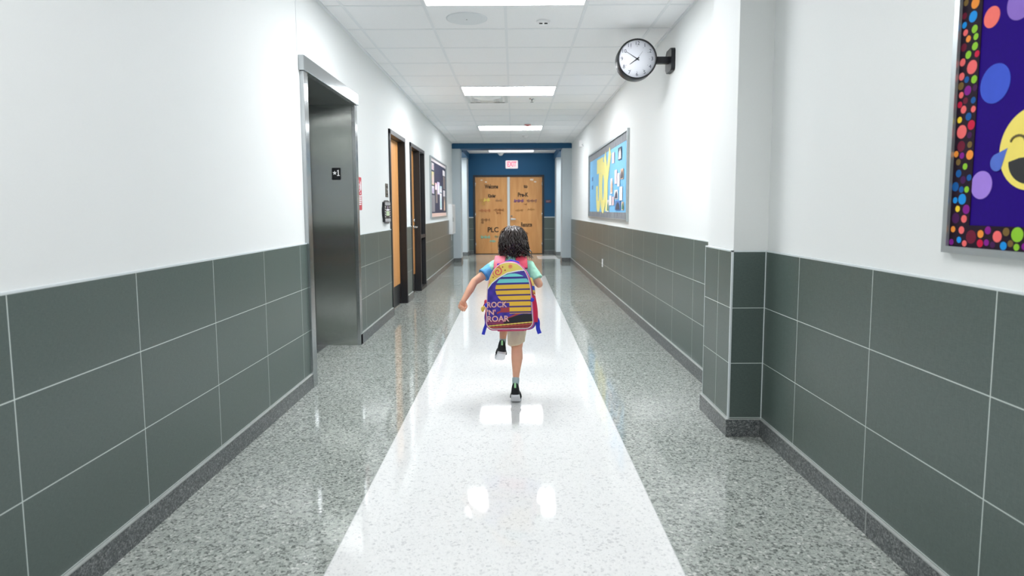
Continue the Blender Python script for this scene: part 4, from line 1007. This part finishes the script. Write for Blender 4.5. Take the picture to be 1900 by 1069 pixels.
def shoe(side, path, upv, lab):
    """path: sole line from heel to toe; stations carry width and height of the upper"""
    P = [Vector(p) for p in path]
    def at(t):
        x = t * (len(P) - 1); i = min(int(x), len(P) - 2); f = x - i
        p0, p1, p2, p3 = P[max(i-1, 0)], P[i], P[i+1], P[min(i+2, len(P)-1)]
        return 0.5 * ((2 * p1) + (p2 - p0) * f + (2*p0 - 5*p1 + 4*p2 - p3) * f * f + (3*p1 - p0 - 3*p2 + p3) * f ** 3)
    def itp(tb, t):
        for (a, u), (b, v) in zip(tb, tb[1:]):
            if t <= b: return u + (v - u) * (t - a) / (b - a)
        return tb[-1][1]
    HW = [(0, .012), (.04, .022), (.12, .0275), (.25, .0285), (.45, .0280), (.65, .0335), (.8, .0340), (.92, .026), (.98, .014), (1, .006)]
    HT = [(0, .062), (.05, .076), (.16, .080), (.30, .070), (.45, .052), (.65, .034), (.85, .026), (.95, .017), (1, .008)]
    ST = [(0, .015), (.08, .021), (.3, .020), (.6, .018), (.9, .015), (1, .008)]
    up0 = Vector(upv)
    N = 26; bs, bu = bm_new(), bm_new(); rs, ru = [], []
    for i in range(N + 1):
        t = i / N; p = at(t); tan = (at(min(1, t + .03)) - at(max(0, t - .03))).normalized()
        u = Vector(upv); u = (u - tan * u.dot(tan)).normalized(); s = tan.cross(u)
        w, h, st = itp(HW, t), itp(HT, t), itp(ST, t)
        rs.append([bs.verts.new(p + s * a * w + u * b * st) for a, b in ((-.80, 0), (0, -.02), (.80, 0), (0.97, .25), (1.03, .7), (1.0, 1.0), (0, 1.02), (-1.0, 1.0), (-1.03, .7), (-0.97, .25))])
        ru.append([bu.verts.new(p + u * (st * .9) + s * (w * (1.0 - 0.10 * math.sin(a)) * math.copysign(abs(math.cos(a)) ** .6, math.cos(a))) + (u * .25 + Vector((0, -0.10, 1)) * .75).normalized() * (h * math.sin(a) ** .8)) for a in [PI * k / 12 for k in range(13)]])
    for b_, r_ in ((bs, rs), (bu, ru)):
        for A, B in zip(r_, r_[1:]):
            for k in range(len(A)): b_.faces.new([A[k], A[(k+1) % len(A)], B[(k+1) % len(A)], B[k]])
        b_.faces.new(r_[0]); b_.faces.new(r_[-1])
    o = obj('shoe', bu, M_SHOE, person, True); so = obj('sole', bs, M_SOLE, o, True)
    if lab: o['label'] = lab
    p = at(0.0); tan = (at(.06) - at(0)).normalized(); u = Vector(upv); u = (u - tan * u.dot(tan)).normalized(); s = tan.cross(u)
    bm = bm_new()
    w_ = (u * .25 + Vector((0, -0.10, 1)) * .75).normalized()
    for a0, a1, b0, b1 in ((-.0060, .0060, .058, .086),):
        vs = [p + s * a + w_ * b + tan * d for d in (-.004, .008) for a, b in ((a0, b0), (a1, b0), (a1, b1), (a0, b1))]
        hull(bm, [tuple(v) for v in vs])
    obj('heel_tab', bm, M_TAB, o)
    bm = bm_new(); c = at(.42); tan2 = (at(.5) - at(.34)).normalized(); u2 = Vector(upv); u2 = (u2 - tan2 * u2.dot(tan2)).normalized(); s2 = tan2.cross(u2)
    tube(bm, [c + s2 * (.0295 * math.cos(a)) + u2 * (.020 + .050 * math.sin(a)) for a in [PI * k / 10 for k in range(11)]], .009, 6, flat=0.35); obj('strap', bm, M_BLACK, o)
    return o
shoe('right', [(0.004, 3.800, 0.062), (0.007, 3.845, 0.028), (0.010, 3.890, 0.003), (0.013, 3.952, 0.003)], (0, 0.35, 0.9), 'shoe planted on its toes')
shoe('left', [(-0.081, 3.968, 0.298), (-0.088, 4.011, 0.270), (-0.096, 4.056, 0.243), (-0.106, 4.104, 0.222)], (0.10, 0.45, 0.9), 'shoe lifted off the floor')
for an, dr in ((ANR, Vector(KNR) - Vector(ANR)), (ANL, Vector(KNL) - Vector(ANL))):
    d = dr.normalized(); a = Vector(an); bm = bm_new()
    tube(bm, [a - d * .045 + Vector((0, .030, 0)), a - d * .02 + Vector((0, .013, 0)), a + d * .006, a + d * 0.022, a + d * 0.024], [0.0185, 0.0205, 0.0226, 0.0232, 0.021], 18); obj('sock', bm, M_SOCK, person, True)

# ------------------------------------------------------------------ backpack
BPC = Vector((-0.030, 3.748, 0.712))
pack = thing('backpack', 'colourful backpack with orange and purple print worn by the running child', 'backpack', BPC)
yaw, tilt, roll = math.radians(-9), math.radians(11), math.radians(2.6)
Rm = Matrix.Rotation(yaw, 3, 'Z') @ Matrix.Rotation(-tilt, 3, 'X') @ Matrix.Rotation(-roll, 3, 'Y')
U, V, Nn = Rm @ Vector((1, 0, 0)), Rm @ Vector((0, 0, 1)), Rm @ Vector((0, -1, 0))
def bp(u, v, n): return tuple(BPC + U * u + V * v + Nn * n)
HH = 0.205
def halfw(v, grow=0.0):
    v = max(-HH, min(HH, v)); w = 0.146 - 0.020 * (v + HH) / (2 * HH)
    if v > 0.0: w *= math.sqrt(max(0.0, 1 - ((v - 0.0) / HH) ** 2.6)) ** 0.9
    if v < -HH + 0.045: k = (-HH + 0.045 - v) / 0.045; w = w - 0.045 + 0.045 * math.sqrt(max(0, 1 - k * k))
    return max(w, 0.0) + grow
def outline(scale=1.0, n=40):
    vs = [HH * math.sin(-PI/2 + PI * i / n) for i in range(n + 1)]
    vs = [-HH] + [v for v in vs[1:-1]] + [HH]
    right = [(halfw(v) * scale, v * scale) for v in vs]; left = [(-a, b) for a, b in reversed(right[1:-1])]
    return right + left
def bulge(u, v):
    e = 1 - max(abs(u) / 0.15, 0) ** 2.5; g = 1 - (abs(v) / 0.21) ** 2.5
    return 0.020 * max(0, e) ** 0.6 * max(0, g) ** 0.6
# main compartment
bm = bm_new(); rings = []
for sc, n in ((0.90, -0.165), (0.985, -0.155), (1.02, -0.12), (1.03, -0.06), (1.03, -0.045), (1.0, -0.02), (0.985, -0.004)):
    rings.append([bm.verts.new(bp(a, b, n)) for a, b in outline(sc)])
m = len(rings[0])
for r_i, (A, B) in enumerate(zip(rings, rings[1:])):
    for k in range(m):
        f = bm.faces.new([A[k], A[(k+1) % m], B[(k+1) % m], B[k]]); f.smooth = True
        vmid = (f.calc_center_median() - BPC).dot(V)
        f.material_index = 1 if r_i == 3 else (2 if r_i in (4, 5) and vmid > -0.12 else 0)
bm.faces.new(rings[0]).material_index = 0; bm.faces.new(rings[-1]).material_index = 0
M_PBLUE = mat('pack_blue', (52, 56, 182), 0.6, vary=0.08, scale=60); M_PPURP = mat('pack_purple_zip', (132, 84, 196), 0.5); M_PPINK = mat('pack_pink', (226, 110, 150), 0.5)
obj('main_compartment', bm, [M_PBLUE, M_PPURP, M_PPINK], pack)

# printed front panel: a fine grid coloured per vertex
NU, NV = 190, 250
pal = lambda *c: np.array(lin(c)[:3])
YEL, ORA, RD, PUR, NAV, TEA, SUN, BLK, MAR, CRI = pal(252, 214, 110), pal(250, 170, 70), pal(214, 92, 84), pal(70, 50, 164), pal(46, 36, 128), pal(112, 206, 206), pal(248, 178, 56), pal(22, 24, 34), pal(98, 34, 44), pal(158, 56, 66)
bnd = [(0, .44), (.015, .43), (.15, .31), (.29, .235), (.48, .166), (.72, .137), (.9, .131), (1, .13)]
def curve(a):
    for (x0, y0), (x1, y1) in zip(bnd, bnd[1:]):
        if a <= x1: return y0 + (y1 - y0) * (a - x0) / (x1 - x0)
    return bnd[-1][1]
def paint(a, b):
    x, y = 145 + a * 635, 125 + b * 875            # working coordinates of the print
    c0 = curve(a)
    if abs(b - c0) < 0.009: return pal(246, 226, 236)
    if b < c0:
        c = YEL * (1 - 0.5 * math.exp(-((x - 330) / 260) ** 2)) + ORA * (0.5 * math.exp(-((x - 330) / 260) ** 2))
        dx, dy = x - 320, y - 250; r = math.hypot(dx, dy); an = math.atan2(dy, dx)
        if r < 74 and math.sin(an + r * 0.16) > 0.05: c = RD
        for fx, fy, fr in ((490, 185, 36), (190, 378, 32)):
            dx, dy = x - fx, y - fy; r = math.hypot(dx, dy)
            if r < fr * (0.75 + 0.25 * math.cos(9 * math.atan2(dy, dx))): c = pal(238, 128, 84)
        for tx, ty in ((232, 236), (216, 296), (256, 322), (338, 172), (418, 234), (385, 190)):
            if abs(x - tx) + abs(y - ty) * 0.9 < 12: c = pal(170, 70, 60)
        return c
    # bottom bands
    sl = y + (x - 160) * 0.07
    if sl > 942:
        if sl > 1000: return pal(90, 26, 36) if int(sl / 9) % 2 else pal(176, 70, 70)
        if sl < 950: return MAR
        if sl < 962: return pal(250, 206, 96)
        if sl < 974: return MAR
        if sl < 982: return pal(206, 90, 70)
        return MAR if int(sl / 8) % 2 else pal(150, 52, 54)
    # rock
    rock = 838 - 30 * math.exp(-((x - 700) / 160) ** 2) + (46 if x < 460 else 0) * (460 - x) / 80 + (0 if x > 560 else (560 - x) * 0.20)
    if x > 385 and y > rock: return BLK
    # striped sun
    ex, ey = (x - 522) / 236.0, (y - 480) / 200.0
    if ex * ex + ey * ey < 1 or (x > 290 + (y - 480) * 0.55 and 480 < y < 800 and x < 752):
        if y < 322: return TEA
        if y < 350: return NAV
        if y < 402: return TEA * 0.9
        if y < 424: return NAV
        k = (y - 424) % 74
        if y < 660 or x > 470: return SUN if k < 54 else pal(70, 40, 110)
    if y > 880: return CRI if int((y - 880) / 10) % 2 == 0 else pal(80, 36, 110)
    if (350 < x < 480 and 722 < y < 782) or (y > 690 and x > 300 and math.sin(x * .02 + y * .05) > .82): return CRI
    w = 0.5 + 0.5 * math.sin(x * 0.05) * math.sin(y * 0.045)
    return PUR * w + NAV * (1 - w)
me = bpy.data.meshes.new('front_panel'); vs = []; cols = []
for j in range(NV + 1):
    v = -HH * 0.975 + 2 * HH * 0.975 * j / NV; hw = max(halfw(v / 0.975) * 0.975, 0.0015)
    for i in range(NU + 1):
        u = -hw + 2 * hw * i / NU
        vs.append(bp(u, v, 0.001 + bulge(u, v))); cols.append(paint((u + 0.146) / 0.292, (HH - v) / (2 * HH)))
fs = [(j * (NU + 1) + i, j * (NU + 1) + i + 1, (j + 1) * (NU + 1) + i + 1, (j + 1) * (NU + 1) + i) for j in range(NV) for i in range(NU)]
me.from_pydata(vs, [], fs); at_ = me.color_attributes.new('paint', 'FLOAT_COLOR', 'POINT')
arr = np.ones((len(vs), 4), dtype=np.float32); arr[:, :3] = np.clip(np.array(cols) * 1.3, 0, 0.95); at_.data.foreach_set('color', arr.ravel())
fpan = link('front_panel', me, vcol_mat('pack_print', 0.55), pack, True)
bm = bm_new(); ol = outline(0.985, 60); tube(bm, [bp(a, b, 0.002) for a, b in ol + ol[:2]], 0.0035, 6, cap=False); obj('piping', bm, mat('white_piping', (248, 232, 240), 0.4), pack)
bm = bm_new(); ol = outline(1.015, 60); tube(bm, [bp(a, b, -0.012) for a, b in ol + ol[:2]], 0.0035, 6, cap=False); obj('piping', bm, mat('pink_piping', (228, 96, 150), 0.4), pack)
M_LET = mat('print_letters', (244, 198, 196), 0.55, vary=0.03); M_LETS = mat('print_letter_fill', (180, 64, 84), 0.55)
def pack_text(s, x0, x1, y0, y1, tilt_=0.0):
    uv = lambda x, y: ((x - 145) / 635 * 0.292 - 0.146, HH - (y - 125) / 875 * 2 * HH)
    (u0, v1), (u1, v0) = uv(x0, y0), uv(x1, y1)
    h = v1 - v0
    for m_, bold, lift, du, dv in ((M_LETS, 0.0012, 0.0016, 0.0022, -0.0016), (M_LET, 0.0008, 0.0028, 0, 0)):
        me = text_mesh(s, h * 1.38, (0, 0, 0), (1, 0, 0), (0, 1, 0), width=(u1 - u0), bold=bold, depth=0.0002)
        xs = [v.co.x for v in me.vertices]; ys = [v.co.y for v in me.vertices]; cx_, cy_ = (min(xs) + max(xs)) / 2, (min(ys) + max(ys)) / 2; ky = h / (max(ys) - min(ys))
        for v in me.vertices:
            u = (u0 + u1) / 2 + v.co.x - cx_ + du; w = (v0 + v1) / 2 + (v.co.y - cy_) * ky + dv
            v.co = Vector(bp(u, w, 0.001 + bulge(u, w) + lift + v.co.z))
        link('lettering', me, m_, pack)
pack_text('ROCK', 168, 440, 642, 716); pack_text("'N'", 165, 282, 742, 812); pack_text('ROAR', 168, 462, 824, 900)
# side pockets, straps, webbing, loops, charms
for s, mm in ((1, mat('crimson_mesh', (222, 36, 80), 0.7, vary=0.15, scale=400)), (-1, mat('crimson_mesh', (222, 36, 80), 0.7))):
    bm = bm_new(); rows = []
    for j in range(9):
        v = -0.165 + 0.165 * j / 8; k = math.sin(PI * min(1, (j + 1.2) / 9)) ; row = []
        for i in range(9):
            n = -0.025 - 0.11 * i / 8; e = math.sin(PI * i / 8) ** 0.6
            row.append(bm.verts.new(bp(s * (halfw(v) * 1.035 - 0.004 + 0.022 * e * (0.6 + 0.4 * k)), v, n)))
        rows.append(row)
    for A, B in zip(rows, rows[1:]):
        for i in range(8): bm.faces.new([A[i], A[i+1], B[i+1], B[i]]).smooth = True
    obj('side_pocket', bm, mm, pack)
bm = bm_new(); rows = []
for j in range(9):
    v = 0.005 + 0.105 * j / 8
    rows.append([bm.verts.new(bp(halfw(v) * 1.04 + 0.002 + 0.008 * math.sin(PI * i / 6), v, -0.03 - 0.10 * i / 6)) for i in range(7)])
for j, (A, B) in enumerate(zip(rows, rows[1:])):
    for i in range(6): f = bm.faces.new([A[i], A[i+1], B[i+1], B[i]]); f.smooth = True; f.material_index = 1 if j in (2, 3) else (2 if j == 0 else 0)
obj('side_print', bm, [mat('pack_yellow', (246, 206, 110), 0.6), mat('pack_royal', (40, 84, 206), 0.6), mat('pack_orange', (236, 130, 60), 0.6)], pack)
def ribbon(nm, pts, wid, th, m_, par, axis=(1, 0, 0), sub=6):
    P = [Vector(p) for p in pts]; out = []
    for i in range(len(P) - 1):
        p0, p1, p2, p3 = P[max(i-1, 0)], P[i], P[i+1], P[min(i+2, len(P)-1)]
        for k in range(sub):
            f = k / sub; out.append(0.5 * ((2*p1) + (p2 - p0) * f + (2*p0 - 5*p1 + 4*p2 - p3) * f*f + (3*p1 - p0 - 3*p2 + p3) * f**3))
    out.append(P[-1]); bm = bm_new(); rings = []
    for i, p in enumerate(out):
        t_ = (out[min(i+1, len(out)-1)] - out[max(i-1, 0)]).normalized(); a = Vector(axis); a = (a - t_ * a.dot(t_)).normalized(); b = t_.cross(a)
        rings.append([bm.verts.new(p + a * x * wid / 2 + b * y * th / 2) for x, y in ((-1, -.6), (-.85, -1), (.85, -1), (1, -.6), (1, .6), (.85, 1), (-.85, 1), (-1, .6))])
    for A, B in zip(rings, rings[1:]):
        for k in range(8): bm.faces.new([A[k], A[(k+1) % 8], B[(k+1) % 8], B[k]]).smooth = True
    bm.faces.new(rings[0]); bm.faces.new(rings[-1])
    return obj(nm, bm, m_, par)
for x, rgb, nm in ((-0.088, (240, 120, 140), 'strap_pink'), (0.046, (226, 70, 96), 'strap_red')):
    sx = -1 if x < 0 else 1
    ribbon('shoulder_strap', [(x + 0.006 * sx, 3.90, 0.862), (x + 0.004 * sx, 3.935, 0.905), (x, 3.985, 0.925), (x, 4.035, 0.928), (x + 0.002 * sx, 4.085, 0.905), (x + 0.005 * sx, 4.118, 0.85), (x + 0.014 * sx, 4.112, 0.76), (x + 0.040 * sx, 4.06, 0.68), (x + 0.045 * sx, 3.93, 0.605)], 0.070, 0.012, mat(nm, rgb, 0.6, vary=0.05, scale=60), pack)
bm = bm_new(); tube(bm, [bp(-0.055, 0.188, -0.10), bp(-0.045, 0.212, -0.10), bp(0.0, 0.226, -0.10), bp(0.045, 0.212, -0.10), bp(0.055, 0.188, -0.10)], 0.007, 8); obj('grab_handle', bm, mat('royal_webbing', (44, 60, 208), 0.6), pack)
bm = bm_new(); box(bm, -0.018, 0.018, -0.006, 0.006, -0.008, 0.008, 0, 0.003)
for vtx in bm.verts: vtx.co = Vector(bp(-0.062 + vtx.co.x, 0.196 + vtx.co.z, -0.05 - vtx.co.y))
obj('zip_pull', bm, mat('royal_webbing', (44, 60, 208), 0.6), pack)
MW = mat('royal_webbing', (44, 60, 208), 0.6)
ribbon('webbing_tail', [bp(-0.152, -0.075, -0.10), bp(-0.166, -0.12, -0.10), bp(-0.164, -0.165, -0.10), bp(-0.176, -0.20, -0.10), bp(-0.186, -0.235, -0.10)], 0.020, 0.003, MW, pack, (1, 0.25, 0))
ribbon('webbing_tail', [bp(0.145, -0.13, -0.10), bp(0.160, -0.16, -0.10), bp(0.160, -0.20, -0.10), bp(0.170, -0.235, -0.10)], 0.026, 0.003, MW, pack, (1, 0.25, 0))
for u, v in ((-0.140, -0.056), (0.140, -0.030)):
    bm = bm_new(); hull(bm, [bp(u + a, v + b, 0.004 + c) for a, b, c in sph((0, 0, 0), (0.014, 0.013, 0.008), 8)]); obj('side_tab', bm, MW, pack, True)
bm = bm_new(); hull(bm, [bp(-0.170 + a, -0.078 + b, -0.02 + c) for a, b, c in sph((0, 0, 0), (0.010, 0.018, 0.006), 8)]); hull(bm, [bp(-0.163 + a, -0.072 + b, -0.02 + c) for a, b, c in sph((0, 0, 0), (0.009, 0.012, 0.006), 8)])
ch = obj('hanging_charm', bm, mat('yellow_charm', (232, 206, 90), 0.4), pack, True)
bm = bm_new(); tube(bm, [bp(-0.148, -0.030, -0.025), bp(-0.158, -0.045, -0.02), bp(-0.166, -0.062, -0.02)], 0.0025, 6); obj('cord', bm, mat('red_cord', (206, 40, 70), 0.6), ch)
bm = bm_new(); hull(bm, [bp(-0.150 + a, -0.036 + b, -0.018 + c) for a, b, c in sph((0, 0, 0), (0.010, 0.016, 0.006), 8)]); obj('zip_pull', bm, mat('red_zip_pull', (222, 70, 96), 0.5), pack, True)
bm = bm_new(); box(bm, -0.09, 0.075, 0.0, 0.10, -0.012, 0.0, 0, 0.004)
for vtx in bm.verts: vtx.co = Vector(bp(0.01 + vtx.co.x, -HH + vtx.co.z, -0.02 - vtx.co.y))
obj('bottom_panel', bm, mat('pack_pink_base', (226, 70, 110), 0.6), pack)

# ------------------------------------------------------------------ light
def area(nm, loc, sx, sy, energy, rgb=(1, 1, 1), rot=(0, 0, 0)):
    l = bpy.data.lights.new(nm, 'AREA'); l.shape = 'RECTANGLE'; l.size = sx; l.size_y = sy; l.energy = energy; l.color = rgb
    o = bpy.data.objects.new(nm, l); COL.objects.link(o); o.location = loc; o.rotation_euler = rot
    return o
for y in (LY[0] - 6 * GM, LY[0] - 12 * GM, LY[0] - 18 * GM): area('panel_lamp', (GX, y, HC - 0.012), 1.17, 0.57, 34)
area('cross_fill', (-2.0, 15.7, HC - 0.02), 0.8, 0.6, 42); area('cross_fill', (2.0, 15.7, HC - 0.02), 0.8, 0.6, 42)  # unseen fill lamps added in both side openings to brighten the crossing
w = bpy.data.worlds.new('world'); S.world = w; w.use_nodes = True
w.node_tree.nodes['Background'].inputs['Color'].default_value = (0.8, 0.88, 1, 1); w.node_tree.nodes['Background'].inputs['Strength'].default_value = 0.3

S.view_settings.view_transform = 'Standard'; S.view_settings.look = 'None'
S.view_settings.exposure = 0.10
